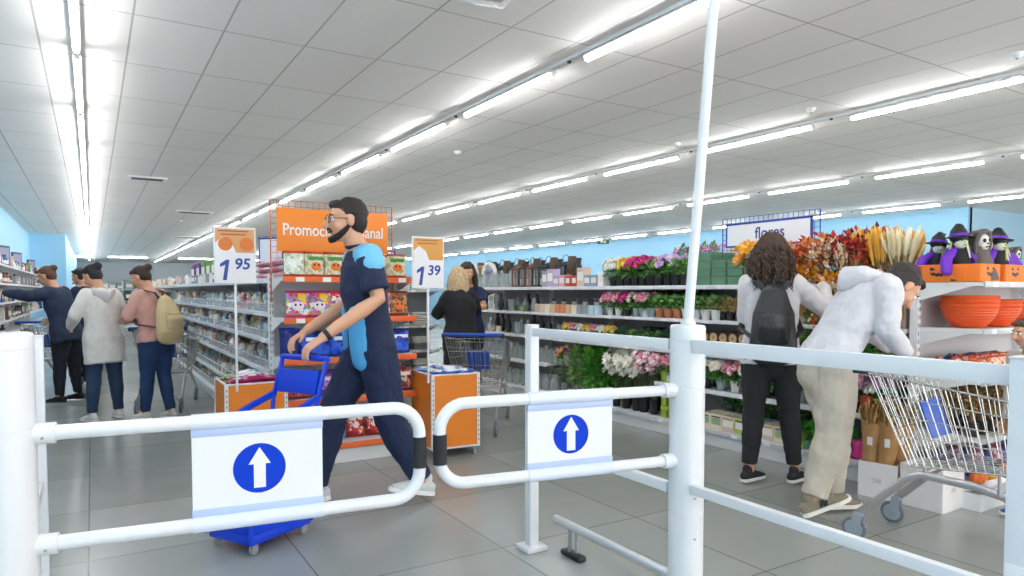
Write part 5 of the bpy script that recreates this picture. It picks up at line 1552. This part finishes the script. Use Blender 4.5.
for k in range(10):
    onF((vg, vg2, vg, vg2)[k % 4], 7.25 + k * .115, 1.33, .08, ('clear bulb shaped', 'grey green straight')[k % 2] + ' glass vase', 1)
fill(6.2, 8.6, .12, lambda i, y: onF((vb, vw, lanB)[i % 3], y, 1.33, .33, ('black slender vase', 'brown tall vase', 'black lantern in the back row')[i % 3], 1.25))
for k in range(3): onF(proto('gb', carton, .14, .1, .12, C('#b58d5e'), M('#8a6a40', .6), C('#c9a45a')), 8.1 + k * .16, 1.33, .3, 'golden brown box above the vases', 1, 0).location.z += .19
def ring_mirror():
    r = thing('round_mirror', None, 'mirror'); m = MB(); m.sweep([(.13 * math.cos(2 * PI * k / 28), 0, .15 + .13 * math.sin(2 * PI * k / 28)) for k in range(28)], .022, n=10, closed=True, cap=None, mat=M('#f0eee8', .5)); obj('frame', m, None, r, angle=60)
    m = MB(); m.lathe([(.12, -.003), (.12, .003)], 28, (0, .004, .15), M('#c8d0d4', .08, metal=.8), 'Y'); obj('mirror_glass', m, None, r, smooth=False); m = MB(); m.box((0, .03, .05), (.03, .08, .10), M('#b58d5e', .6), ch=.01); obj('stand', m, None, r); return r
rm_ = proto('ringm', ring_mirror)
for k, Y in enumerate((8.05, 8.55)): onF(rm_, Y, 1.33, .22, 'round white framed mirror', 1.15, .1)
# second board
for row in (0, 1):
    for k, c_ in enumerate(('pink', 'pink', 'magenta', 'cream', 'pink')): onF(fp[c_][k % 2], 5.32 - k * .13, 1.04, .06 + .13 * row, c_ + ' rose in a pot', .82)
    for k in range(9):
        q = ('grey', 'grey', 'terracotta', 'terracotta', 'terracotta', 'white', 'white', 'white', 'white')[k]; onF(gp[q][k % 2], 4.98 - k * .11 - .15, 1.04, .06 + .12 * row, 'small green plant in %s pot' % q, 1.15)
bpot = proto('bpot', flower_plant, potB, None, 9, pr=.06, ph=.06, fh=.2, fr=.08, nl=160, green=[M('#2c5c3c', .6), M('#4a7a5a', .6)])
for k in range(4): onF(bpot, 5.0 - k * .2, 1.04, .32, 'dark green plant at the back', .9)
cnd = {c_: proto('cnd' + c_, candle, C(c_), .042, .085) for c_ in ('#d9c2b4', '#d98a5f', '#cdb592', '#b7d0d8', '#9aa0a4', '#e8dcc6', '#7a9a6a')}
for k, c_ in enumerate(('#b7d0d8', '#b7d0d8', '#9aa0a4', '#9aa0a4', '#e8dcc6', '#cdb592', '#d98a5f', '#d98a5f', '#cdb592', '#e8dcc6', '#d9c2b4', '#cdb592')):
    for row in (0, 1): onF(cnd[c_], 5.50 + k * .10, 1.04, .06 + row * .11, CN[c_] + ' pillar candle', 1.12)
    if k % 2: onF(proto('cnt', carton, .1, .1, .16, C('#9aa0a4'), M('#d8cfc4', .6), C('#6b5547')), 5.50 + k * .10, 1.04, .32, 'grey box behind the candles', 1, 0)
for k in range(22):
    q = k % 4; onF((vg, vb, vg2, cnd['#7a9a6a'])[q], 6.72 + k * .085, 1.04, .07 + .1 * (k % 3), ('clear bulb shaped glass vase', 'black slender vase', 'grey green glass vase', 'green pillar candle')[q], .82)
wl = proto('wl', lantern, M('#e8e8e6', .5), .14, .26)
onF(wl, 7.7, 1.04, .1, 'white metal lantern', .85)
cane = proto('cane', dried_bunch, ['#c9a45a', '#b58d5e', '#e0c890'], 41, .2, .06, False, 16, .03); frm = proto('frm', carton, .14, .05, .2, C('#d9c2b4'), M('#c9a45a', .5), C('#cdb592')); frm2 = proto('frm2', carton, .05, .05, .2, C('#6b5547'), M('#e8dcc6', .5), C('#6d4b8a'))
for k in range(6): onF(cane, 4.08 - k * .085, 1.04, .09, 'golden dried twig bundle', .85)
for k in range(3): onF((frm2, frm, frm)[k], 3.55 - k * .12, 1.04, .10, ('narrow lilac brown box', 'sand coloured packet')[min(k, 1)], .9, 0)
for k in range(7): onF((frm, cane)[k % 2], 3.2 - k * .12, 1.04, .12, ('sand coloured packet', 'golden dried twig bundle')[k % 2], .85)
# third board
ls = proto('log', log_slice, 1)
for k in range(8):
    for lay in (0, 1): put(ls, (4.5, 4.02 - k * .1 + lay * .05, .767 + lay * .082), FR, 'round cut wood log, %s layer, on the third board from the top' % ('upper' if lay else 'lower'), 'cut wood logs on the third board')
for k in range(16):
    q = k % 3; onF((gp['black'][0], bpot, gp['black'][1])[q], 5.6 - k * .1, .765, .1 + .05 * (k % 2), 'low green plant in black pot', (.8, .6, .8)[q])
for k in range(6): onF(proto('bk', carton, .09, .09, .17, C('#1f1f22'), C('#3a3b40'), C('#3a3b40')), 5.0 - k * .13, .765, .3, 'black box behind the low plants', 1, 0)
for k in range(7): onF(fp[('yellow', 'pink', 'white')[k % 3]][0], 6.05 - k * .12, .765, .08, ('yellow', 'pink', 'white')[k % 3] + ' small potted flower', .62)
for k in range(24):
    q = k % 4; onF((vg2, vg, cnd['#e8dcc6'], vb)[q], 6.2 + k * .075, .765, .08 + .1 * (k % 3), ('grey green glass vase', 'clear bulb shaped glass vase', 'cream pillar candle', 'black slender vase')[q], .85)
for k in range(8): onF(gp[('black', 'grey')[k % 2]][0], 3.15 - k * .1, .765, .1, 'low green plant in %s pot' % ('black', 'grey')[k % 2], 1.1)
# fourth board
for row in (0, 1):
    for k in range(14):
        q = ('pink', 'cream', 'white', 'white', 'cream')[k % 5]; onF(fp[q][k % 2], 4.5 - k * .15 + .05 * row, .46, .07 + .15 * row, q + ' flower in a small pot', .9)
for k in range(20):
    q = k % 2; onF((vg, vg2)[q], 5.85 + k * .105, .46, .08, ('clear bulb shaped', 'grey green straight')[q] + ' glass vase', .95)
# lowest board: tall buckets and small pots
gb1 = proto('gb1', tall_bunch, None, 51, .57, [M('#6fa052', .6), M('#86b060', .6), M('#5a8a45', .6)], 0, .03, .10, CLEAR, 420, .07, name='green_bunch')
gb2 = proto('gb2', tall_bunch, None, 52, .58, [M('#4f9a30', .6), M('#3f8a28', .6), M('#68b03c', .6)], 0, .03, .10, CLEAR, 460, .08, name='green_bunch')
mix = proto('mix', tall_bunch, ['#e88a3a', '#3a3aa0', '#f2c53a', '#e0a080'], 53, .57, GRE, 18, .04, .09, CLEAR, 120, .06)
wf = [proto('wf%d' % k, tall_bunch, ['#f6f2e8', '#fbfaf2', '#ece6d4'], 54 + k, .57, GRE, 26, .062, .12, BLACK, 12, .06, .22, core='#e8e0a8') for k in (0, 1)]
pf = [proto('pf%d' % k, tall_bunch, [('#d8506a', '#e8738a', '#c23a58'), ('#e8a0b0', '#f2c8d0', '#f6ece8')][k], 57 + k, .57, GRE, 22, .062, .11, BLACK, 12, .06, .19, core='#c8405a') for k in (0, 1)]
for k in range(3): onF(mix, 6.12 - k * .06, .135, .08 + .12 * k, 'tall orange and yellow flower bunch', .95, grp='mixed tall bunches')
for k in range(3): onF(gb1, 5.86 - k * .07, .135, .07 + .12 * k, 'tall pale green leafy bunch', 1.0)
for k in range(3): onF(gb2, 5.60 - k * .07, .135, .07 + .12 * k, 'tall bright green leafy bunch', 1.0)
for k in range(6): onF(wf[k % 2], 5.24 - (k // 2) * .15, .135, .08 + .17 * (k % 2), 'tall white blossom bunch', 1.0)
for k in range(4): onF(pf[(k + 1) % 2 if k > 1 else 1 - k], 4.84 - (k // 2) * .14, .135, .08 + .17 * (k % 2), 'tall %s blossom bunch' % ('pink', 'pale pink')[((k + 1) % 2 if k > 1 else 1 - k)], 1.0)
def stick_bunch():
    r = thing('green_stick_bunch', None, 'flowers'); m = MB(); rnd = random.Random(3); g = [M('#a6c43c', .5), M('#93b832', .5), M('#b8d058', .5)]
    for _ in range(40):
        a, q = rnd.uniform(0, 6.28), rnd.uniform(0, .045); m.sweep([(math.cos(a) * q, math.sin(a) * q, 0), (math.cos(a) * q * 1.2, math.sin(a) * q * 1.2, rnd.uniform(.5, .6))], .006, n=6, mat=rnd.choice(g))
    obj('stems', m, None, r); m = MB(); m.lathe([(.052, .07), (.054, .085), (.052, .1)], 16, mat=g[0]); obj('tie_band', m, None, r)
    m = MB(); leaves(m, (0, 0, .58), (.05, .05, .06), 60, .05, [M('#d8cc4a', .6), g[2]], rnd); obj('tips', m, None, r, smooth=False); return r
sb = proto('sb', stick_bunch)
for k in range(3): onF(sb, 4.53 - k * .12, .135, .07, 'tall bright green stick bunch', 1.0, 0)
kit = [proto('kit%d' % k, carton, .12, .1, .12, C(a), M(b_, .5), C(c_)) for k, (a, b_, c_) in enumerate((('#e8dcc6', '#9fb48a', '#6b5547'), ('#d9c2b4', '#f2efe9', '#c9a45a'), ('#b7c86a', '#f2efe9', '#2c5c3c'), ('#8fa3b5', '#e8dcc6', '#3a3b40')))]
for row in (0, 1):
    for k in range(8):
        q = (0, 0, 1, 2, 3, 1, 0, 2)[k]; onF(kit[q], 4.03 - k * .125, .135, .07 + .14 * row, ('cream planting kit', 'sand planting kit', 'lime green planting kit', 'blue grey planting kit')[q], 1, 0).location.z += .0 
sucb = proto('sucb', flower_plant, potT, None, 78, pr=.05, ph=.07, fh=.14, fr=.07, nl=140)
for k in range(7): onF(sucb, 4.0 - k * .13, .135, .36, 'leafy plant behind the planting kits', 1.2)
suc = proto('suc', flower_plant, M('#7ab59a', .5), None, 77, pr=.055, ph=.06, fh=.10, fr=.085, nl=200, green=[M('#3f9a3a', .6), M('#58b048', .6)]); pk2 = proto('pk2', snack_bag, M('#e0409a', .35, noise_amt=.2), M('#c22a80', .35), None, w=.11, h=.14, d=.06)
for k in range(3): onF(suc, 3.10 - k * .15, .135, .09, 'bushy green plant in mint pot', 1.05)
for k in range(3): onF(pk2, 2.72 - k * .1, .135, .06, 'bright pink packet', 1, 0)
for k in range(22): onF((vg, vg2)[k % 2], 6.35 + k * .08, .135, .1 + .12 * (k % 2), ('clear bulb shaped', 'grey green straight')[k % 2] + ' glass vase', .95)
# autumn bouquets
aut = [proto('aut%d' % k, dried_bunch, c_, 60 + k, .28, .13, False, 34, .055) for k, c_ in enumerate((['#e85a2a', '#f07a3a', '#e8a04a', '#c23a2a'], ['#c2283a', '#8a1a2a', '#d84a2a', '#5a2a20'], ['#e8d8b0', '#f2e8cc', '#d8b88a', '#c85a3a'], ['#f0a020', '#e88a14', '#f8c040'], ['#e0187a', '#f04a9a', '#e8a0a0']))]
AN = ['orange red', 'dark red', 'cream', 'amber yellow', 'bright pink']
for k, (Y, off, z, q, sc) in enumerate(((3.32, .22, 1.332, 2, .8), (3.20, .05, 1.332, 0, .95), (3.08, .18, 1.332, 0, 1.0), (3.10, .02, 1.2, 3, .85), (3.22, -.02, 1.12, 4, .85), (2.96, .06, 1.332, 2, .95), (2.98, .25, 1.332, 0, 1.1), (2.86, .02, 1.16, 3, .8), (2.84, .16, 1.332, 1, 1.1), (2.72, .04, 1.332, 1, .95), (2.74, .28, 1.332, 1, 1.2), (2.80, .02, 1.14, 2, .8), (2.66, .14, 1.332, 0, .8), (2.60, .03, 1.15, 1, .8))):
    put(aut[q], (4.37 + off, Y, z), FR, AN[q] + ' autumn bouquet between the two shoppers, %s' % ('below the top board' if z < 1.3 else 'on the top board'), AN[q] + ' autumn bouquets' + (' below' if z < 1.3 else ' above'), sc, (R_.uniform(-.1, .1), R_.uniform(-.2, .05)))
pam = proto('pam', dried_bunch, ['#e0a83a', '#c98a2a', '#e8b850'], 71, .31, .11, True, 60); pamc = proto('pamc', dried_bunch, ['#ecdfba', '#f2e8cc', '#e0cfa0'], 72, .30, .13, True, 40)
for Y, off, q, s_ in ((2.70, .12, pam, 1.0), (2.58, .10, pam, 1.0), (2.50, .26, pam, .95), (2.60, .26, pamc, 1.02), (2.46, .10, pamc, 1.0), (2.78, .04, pamc, .8)):
    put(q, (4.37 + off, Y, 1.332), FR, ('golden' if q is pam else 'creamy') + ' feathery grass bunch on the top board above the bending man', ('golden' if q is pam else 'creamy') + ' feathery grass bunches', s_)
grb = proto('grb', tall_bunch, ['#f0e8c0', '#f6f2e0'], 81, .5, [M('#3f8a38', .6), M('#58a048', .6)], 20, .02, .11, BLACK, 300, .06, .3); redb = proto('redb', tall_bunch, ['#d84a2a', '#e8683a'], 82, .5, GRE, 12, .05, .09, BLACK, 200, .06, .2)
for Y, z, q in ((2.95, .767, 0), (2.82, .767, 0), (2.68, .767, 0), (3.05, .767, 1)):
    put((grb, redb)[q], (4.43, Y, z), FR, ('green bunch with tiny cream flowers', 'green bunch with red orange blossoms')[q] + ' between the two shoppers', ('cream', 'red')[q] + ' flowered green bunches', .82)
# boxes and wrapped stems on the floor by the pumpkin stand
def white_box(loc, w, d, h, rz, label):
    r = thing('white_box', label, 'box', loc, rz); m = MB(); t = .006; wm = M('#f1eeee', .6)
    m.box((0, -d / 2, h / 2), (w, t, h), wm); m.box((0, d / 2, h / 2), (w, t, h), wm); m.box((-w / 2, 0, h / 2), (t, d, h), wm); m.box((w / 2, 0, h / 2), (t, d, h), wm); m.box((0, 0, t), (w, d, t), wm); obj('box_body', m, None, r, smooth=False)
    m = MB(); m.box((0, -d / 2 - .004, h * .5), (.05, .001, .03), M('#dcd6d6', .6)); obj('faint_stamp', m, None, r, smooth=False); return r
white_box((4.21, 2.395, .001), .22, .20, .22, -PI / 2 + .22, 'white open cardboard box on the floor holding the wrapped stems')
white_box((4.255, 2.125, .001), .24, .24, .25, 0, 'white cardboard box on the floor behind the trolley wheels')
white_box((4.62, 1.99, .001), .34, .16, .17, 0, 'low pinkish white box on the floor right of the other boxes')
def wrapped():
    rnd = random.Random(4); r = thing('wrapped_stems', None, 'dried flowers'); kp = M('#b98d5c', .85, noise_amt=.15, nscale=18)
    m = MB(); m.sweep([(0, 0, 0), (0, 0, .12), (.01, 0, .26), (.02, 0, .36)], [(.038, .030), (.042, .034), (.056, .044), (.078, .055)], n=14, cap='flat', mat=kp); obj('paper_wrap', m, None, r)
    m = MB()
    for _ in range(60):
        a, q = rnd.uniform(0, 6.28), rnd.uniform(.2, 1); m.sweep([(math.cos(a) * .03, math.sin(a) * .02, .3), (.02 + math.cos(a) * .09 * q, math.sin(a) * .07 * q, .36 + rnd.uniform(.02, .10))], [.003, .005], n=5, mat=rnd.choice([M('#a8854e', .8), M('#8a6a3c', .8), M('#c0a068', .8)]))
    obj('dried_stems', m, None, r); m = MB(); m.box((.012, -.052, .27), (.03, .002, .04), PAPER); obj('paper_tag', m, None, r); return r
wp = proto('wp', wrapped)
for k, (x, y, a) in enumerate(((4.15, 2.45, -1.3), (4.16, 2.36, -1.2), (4.25, 2.42, -1.5), (4.27, 2.34, -1.0))): put(wp, (x, y, .012), a, 'dried stems wrapped in brown paper in the white box, %s' % ('front pair' if k < 2 else 'back pair'), 'wrapped stems in the white box', (1, 1, 1.28), (R_.uniform(-.08, .08), R_.uniform(-.05, .12)))
hyd = proto('hyd', tall_bunch, ['#d8a0c0', '#e8b8d0', '#c080a8'], 91, .36, GRE, 40, .03, .09, M('#d8553a', .5), 30, .05, .16)
for k, (x, y) in enumerate(((4.40, 2.62), (4.42, 2.50))): put(hyd, (x, y, .462), FR, 'bunch of lilac pink blossoms on the fourth board just behind the bending man, %s one' % ('nearer', 'further')[1 - k], 'lilac pink bunches behind the bending man', .95)

# ---- pumpkin stand goods
def onH(pr, x, dy, z, lab, grp=None, sc=1, rz=0, tilt=None): return put(pr, (x, HLOC[1] - .375 + dy, z + .003), rz, lab, grp, sc, tilt)
pt = proto('ptray', pumpkin_tray)
o = put(pt, (4.462, 2.17, H_LEV[4] + .003), FR, 'orange tray with black pumpkin face at the aisle corner of the pumpkin stand', None, (1.2, .9, 1))
onH(pt, 4.56, .11, H_LEV[4], 'orange tray with pumpkin face on the pumpkin stand, second from the corner', None, (.0 + 1.0, .8, 1)).location.x = 4.505
onH(pt, 4.79, .11, H_LEV[4], 'orange tray with pumpkin face at the right edge of the photo', None, (1.0, .9, 1))
onH(pt, 5.08, .11, H_LEV[4], 'orange tray with pumpkin face furthest along the pumpkin stand', None, (1.0, .9, 1))
wd = [proto('wd%d' % k, witch, k) for k in (0, 1)]; sk_ = proto('skd', witch, 3, True)
for x, y, q, lab, a, s_ in ((4.47, 2.25, wd[0], 'witch doll with purple cape leaning at the far end of the tray row', -.8, 1.0), (4.45, 2.09, wd[1], 'witch doll with pale streaked hair and shiny purple cape above the corner tray', -.5, 1.12),
                        (4.56, 2.02, sk_, 'hooded skull doll with white skull face in the pumpkin tray', -.3, 1.15), (4.64, 2.09, sk_, 'second hooded skull doll, half hidden behind the first', .1, 1.05), (4.74, 2.03, wd[0], 'witch doll with purple cape right of the skull dolls', -.2, 1.08), (4.88, 2.05, wd[1], 'witch doll at the right edge of the photo', -.3, 1.08), (5.15, 2.1, sk_, 'hooded skull doll furthest along the stand', 0, .85)):
    put(q, (x, y, H_LEV[4] + .012), a, lab, None, s_, (0, R_.uniform(-.15, .15)))
bw = proto('bowl', round_bowl)
for x, dy, n_ in ((4.58, .17, 3), (4.88, .17, 2), (5.2, .17, 2)):
    for k in range(n_): onH(bw, x, dy, H_LEV[3] + k * .028, 'orange woven bowl, %s of the %s stack on the pumpkin stand' % (('lowest', 'second', 'topmost')[k], 'corner' if x < 4.7 else ('middle' if x < 5 else 'far')), None, 1)
obag = proto('obag', snack_bag, print_mat(['#e8622a', '#f08a3a', '#c23a20', '#f4e0c8', '#5a2a6a'], 36), M('#e0521f', .35), None, w=.12, h=.13, d=.07); nbag = proto('nbag', snack_bag, print_mat(['#2a3a7a', '#3a4a9a', '#6a7ac0', '#1f2a5a'], 24), M('#2a3570', .3), None, w=.15, h=.13, d=.07)
gft = proto('gft', carton, .05, .05, .12, C('#e06a2a') if False else M('#e06a2a', .5), M('#f0a060', .5), M('#e06a2a', .5))
for k in range(2): onH(gft, 4.42 + k * .12, .06, H_LEV[2], 'narrow orange box standing on the middle board of the pumpkin stand, %s' % ('at the corner', 'second from the corner')[k], None, 1)
for row in (0, 1, 2):
    for k in range(7):
        onH(obag if row < 2 or k < 1 else nbag, 4.44 + k * .115, .05 + row * .1, H_LEV[2], ('small orange sweet bag' if row < 2 or k < 1 else 'navy bag') + ' on the middle board of the pumpkin stand' + (' behind' if row == 1 else ''), ('orange sweet bags' if row < 2 else 'navy bags') + ' on the pumpkin stand' + (' behind' if row == 1 else ''), 1 if row < 2 else .95, R_.uniform(-.3, .3), (-.2, R_.uniform(-.2, .2)))
for k in range(4): onH(nbag, 4.95 + k * .11, .05, H_LEV[2], 'silver blue bag at the right end of the pumpkin stand middle board', 'silver blue bags on the pumpkin stand', .9)
drb = proto('drb', dried_bunch, ['#a08050', '#b89868', '#7a6038'], 95, .30, .07, False, 20, .035); ybag = proto('ybag', snack_bag, print_mat(['#e8c83a', '#f0dc70', '#8a6a9a', '#d8a030'], 30), M('#d8b030', .35), None, w=.13, h=.15, d=.07); mbag = proto('mbag', snack_bag, print_mat(['#6a2040', '#8a3a5a', '#c0a0b0', '#4a1a30'], 30), M('#6a2040', .35), None, w=.12, h=.16, d=.07)
for row in (0, 1):
    for k in range(9):
        q = (0, 0, 0, 0, 1, 2, 2, 1, 2)[k]; onH((drb, mbag, ybag)[q], 4.43 + k * .11, .07 + .14 * row, H_LEV[1], ('brown dried twig bunch', 'maroon sweet bag', 'yellow sweet bag')[q] + ' on the lower board of the pumpkin stand' + (' behind' if row else ''), ('brown twig bunches', 'maroon bags', 'yellow bags')[q] + ' on the pumpkin stand' + (' behind' if row else ''), .92)
mpo = proto('mpo', mini_pumpkin, '#f0762a'); mpy = proto('mpy', mini_pumpkin, '#f2b53a')
for k in range(6):
    o = onH((mpo, mpy, mpy, mpo, mpo, mpy)[k], 4.46 + k * .12, .04, H_LEV[0], ('orange' if k in (0, 3, 4) else 'yellow') + ' small pumpkin on the lowest board of the pumpkin stand', ('orange' if k in (0, 3, 4) else 'yellow') + ' small pumpkins', 1.2)
for row in (0, 1):
    for k in range(8): onH((nbag, mbag)[k % 2], 4.45 + k * .13, .12 + .12 * row, H_LEV[0], ('navy', 'maroon')[k % 2] + ' bag on the lowest board of the pumpkin stand' + (' behind' if row else ''), ('navy', 'maroon')[k % 2] + ' bags on the lowest board of the pumpkin stand' + (' behind' if row else ''), 1.1)

# ---- end unit textiles
tw = {c_: proto('tw' + c_, towel_stack, C(c_), .24, .2, .09) for c_ in ('#f2efe9', '#cdb592', '#9aa0a4', '#3a3b40')}
for z in (.135, .45, .80, 1.30):
    for i in range(3):
        for k in range(2 if z < 1.3 else 1):
            c_ = ('#f2efe9', '#3a3b40', '#9aa0a4')[(i + k) % 3] if z < .5 else '#f2efe9'
            put(tw[c_], (3.42 + i * .3, 9.05, z + .003 + k * .093), 0, CN[c_] + ' folded textile on the end unit behind price sign 139', CN[c_] + ' folded textiles on the end unit', 1)

# ---- centre shelving (bins and creamy goods)
tyA = {c_: proto('ty' + c_, toy, M(c_, .8), M('#e8dcc6' if c_ != '#e8dcc6' else '#d7a3a6', .7), 0) for c_ in ('#e8dcc6', '#cdb592', '#d7a3a6', '#b7d0d8', '#9aa0a4', '#f2efe9')}
tyB = {c_: proto('tz' + c_, toy, M(c_, .5), M('#b8b0a8', .6), 1) for c_ in ('#e8dcc6', '#d9c2b4', '#8fa3b5', '#f2efe9', '#9aa0a4')}
jr = {c_: proto('jr' + c_, jar, M(c_, .4), M('#b58d5e', .6)) for c_ in ('#f2efe9', '#9aa0a4', '#cdb592', '#b7d0d8')}
bt = {c_: proto('bt' + c_, bottle, M(c_, .35), M('#f2efe9', .4), .03, .17, M('#e8dcc6', .5)) for c_ in ('#f2efe9', '#8fa3b5', '#b7d0d8', '#cdb592', '#2f4f9c')}
cb = proto('cb', clear_bin); GL = [.13, .36, .63, .89, 1.11, 1.385]; GB = {.13: 'base board', .36: 'lower board', .63: 'lower middle board', .89: 'upper middle board', 1.11: 'upper board', 1.385: 'top board'}
def onG(pr, Y, z, off, what, sc=1, rz=None):
    return put(pr, (1.215 + off, Y, z + .003), FR + (R_.uniform(-.3, .3) if rz is None else rz), what + ' on the ' + GB[z] + ' of the centre shelving', what + 's on the ' + GB[z] + ' of the centre shelving', sc)
for z in GL[:-1]:
    fill(5.52, 12.5, .26, lambda i, y: onG(cb, y, z, .16, 'clear plastic bin', (1, .9, .9 if z != .89 else .8), 0), 0)
    def g(i, y):
        q = R_.random(); c_ = R_.choice(list(tyA)); s_ = 1.05 if z > .4 else 1.0
        if q < .45: onG(tyA[c_], y, z + .0, R_.uniform(.06, .2), CN[c_] + ' soft toy', s_)
        elif q < .7: c_ = R_.choice(list(tyB)); onG(tyB[c_], y, z, R_.uniform(.06, .2), CN[c_] + ' ornament', s_)
        elif q < .85: c_ = R_.choice(list(jr)); onG(jr[c_], y, z, R_.uniform(.06, .2), CN[c_] + ' jar', 1.3)
        else: c_ = R_.choice(list(bt)); onG(bt[c_], y, z, R_.uniform(.06, .2), CN[c_] + ' bottle', .95)
    fill(5.48, 9.5, .085, g); fill(9.5, 14, .2, g)
pnk = proto('pnk', towel_stack, M('#e08aa0', .9, bump=.4), .2, .18, .16); grt = proto('grt', towel_stack, M('#c9b8c4', .9, bump=.4), .2, .18, .16)
for k in range(3): onG(pnk, 5.56 + k * .02, 1.11, .12 + .0 * k, 'rosy pink folded textile', 1, 0).location.z += .0 + k * .085 - .0
for k in range(5): onG((grt, pnk)[k % 2], 5.62 + k * .2, 1.385, .14, ('mauve', 'rosy pink')[k % 2] + ' folded textile', 1)
ctn = {c_: proto('cg' + c_, carton, .2, .16, .24, C(c_), M('#efeee8', .6), C(c_)) for c_ in ('#6d4b8a', '#6f9a3f', '#c14f3a', '#f2efe9')}
for k, c_ in enumerate(('#f2efe9', '#f2efe9', '#c14f3a', '#6f9a3f', '#6f9a3f', '#6f9a3f', '#6d4b8a', '#6d4b8a')):
    onG(ctn[c_], (7.9, 8.6, 9.6, 9.9, 10.4, 10.9, 11.5, 12.1)[k], 1.385, .26, CN[c_] + ' carton', (1.9, 1, 1.35 if k > 1 else .8), 0)
for k in range(12): c_ = R_.choice(('#f2efe9', '#9aa0a4', '#2f4f9c')); onG(proto('ch' + c_, carton, .13, .12, .12, C(c_), M('#f4f2ee', .6), C('#2f4f9c')), 7.2 + k * .33, 1.385, .09, 'low ' + CN[c_] + ' carton', 1)
def g2(i, y):
    c_ = R_.choice(list(tyB)); onG(tyB[c_], y, 1.385, R_.uniform(.1, .3), CN[c_] + ' ornament', 1.2)
fill(12.6, 24, .5, g2)

# ---- wall shelving goods
WL = [.13, .45, .74, 1.08, 1.43, 1.77]; WB = {.13: 'base board', .45: 'lower board', .74: 'lower middle board', 1.08: 'upper middle board', 1.43: 'upper board', 1.77: 'top board'}
wc = {}
for c_ in ('#f2efe9', '#3a3b40', '#7a9a6a', '#9aa0a4', '#d9c2b4', '#2f4f9c', '#c14f3a', '#6b5547'):
    wc[c_] = [proto('wa' + c_, carton, .16, .14, .22, C(c_), M('#efe9e2', .6), C('#6b5547')), proto('wb' + c_, bottle, M(c_, .35), M('#1f1f22', .4), .04, .2, M('#efe9e2', .5))]
def onW(z):
    def g(i, y):
        c_ = R_.choice(list(wc)); q = R_.randrange(2)
        put(wc[c_][q], (-1.36 - R_.uniform(.06, .16), y, z + .003), WR, CN[c_] + (' carton', ' bottle')[q] + ' on the ' + WB[z] + ' along the blue wall', CN[c_] + (' cartons', ' bottles')[q] + ' on the ' + WB[z] + ' along the blue wall', R_.uniform(.8, 1.15))
    return g
for z in WL[2:]: fill(8.5, 17, .22, onW(z)); fill(17, 26.5, .45, onW(z))
for z in WL[:2]: fill(8.5, 16, .3, onW(z))
# small black framed screens on top of the wall shelving
for k, (y, z) in enumerate(((17.2, 2.0), (24.5, 1.99), (20.0, 1.78))):
    r = thing('framed_display', 'dark framed display standing on top of the wall shelving, %s' % ('nearest to the entrance', 'furthest from the entrance', 'middle one')[k], 'display', (-1.5, y, 1.77), PI / 2 - .4)
    m = MB(); m.box((0, 0, .22), (.4, .03, .44), M('#2a2c34', .5), ch=.008); obj('frame', m, None, r); m = MB(); m.box((0, -.017, .23), (.32, .002, .34), M('#8a86a8', .4)); obj('face', m, None, r, smooth=False)

# ---- distant shelving at the end of the shop
def far_unit(x, y, w, h, lab, cols, rz=0):
    r = gondola('far_shelving', lab, (x, y, 0), rz, w, max(1, round(w / 1.2)), [.15, .55, .95, 1.35], h, .35, .4, tags=False)
    for z in (.15, .55, .95, 1.35):
        n = int(w / .34)
        for k in range(n):
            c_ = R_.choice(cols); p_ = Matrix.Rotation(rz, 3, 'Z') @ V((.2 + k * (w - .3) / n, -.2, 0))
            put(proto('fa' + c_, carton, .26, .2, .28, C(c_), M('#e0dcd4', .6), C(c_)), (x + p_.x, y + p_.y, z + .002), rz, CN[c_] + ' carton on the ' + lab, CN[c_] + ' cartons on the ' + lab, R_.uniform(.75, 1.05))
far_unit(-.9, 36, 2.4, 1.7, 'distant shelving at the end of the left aisle', ['#f2efe9', '#9aa0a4', '#d9c2b4', '#c14f3a'])
far_unit(.95, 28.2, 1.9, 1.7, 'distant end unit behind the long centre shelving', ['#3a3b40', '#6b5547', '#9aa0a4', '#2c5c3c'])
far_unit(2.0, 44, 6, 1.8, 'furthest shelving along the back wall', ['#9aa0a4', '#d9c2b4', '#8fa3b5'])

# ------------------------------------------------------------------ labels that are still shared: say which one, counted from the entrance
ONES = ['', 'first', 'second', 'third', 'fourth', 'fifth', 'sixth', 'seventh', 'eighth', 'ninth', 'tenth', 'eleventh', 'twelfth', 'thirteenth', 'fourteenth', 'fifteenth', 'sixteenth', 'seventeenth', 'eighteenth', 'nineteenth']
CARD = {2: 'twenty', 3: 'thirty', 4: 'forty', 5: 'fifty'}
def ordinal(n):
    if n < 20: return ONES[n]
    return CARD[n // 10] + ('-' + ONES[n % 10] if n % 10 else '') if n % 10 else {2: 'twentieth', 3: 'thirtieth', 4: 'fortieth', 5: 'fiftieth'}[n // 10]
same = {}
for o in SC.objects:
    if o.parent is None and o.get('label'): same.setdefault(o['label'], []).append(o)
for lab, os_ in same.items():
    if len(os_) > 1:
        os_.sort(key=lambda o: (o.location - V((0, 0, 1.28))).length)
        for i, o in enumerate(os_):
            o['label'] = lab + ', ' + (ordinal(i + 1) + ' nearest' if i else 'nearest')
            if not o.get('group'): o['group'] = lab[:60]
for o in SC.objects:
    if o.parent is None and o.get('label') and len(o['label'].split()) > 16: print('LONG', len(o['label'].split()), o.name, o['label'])
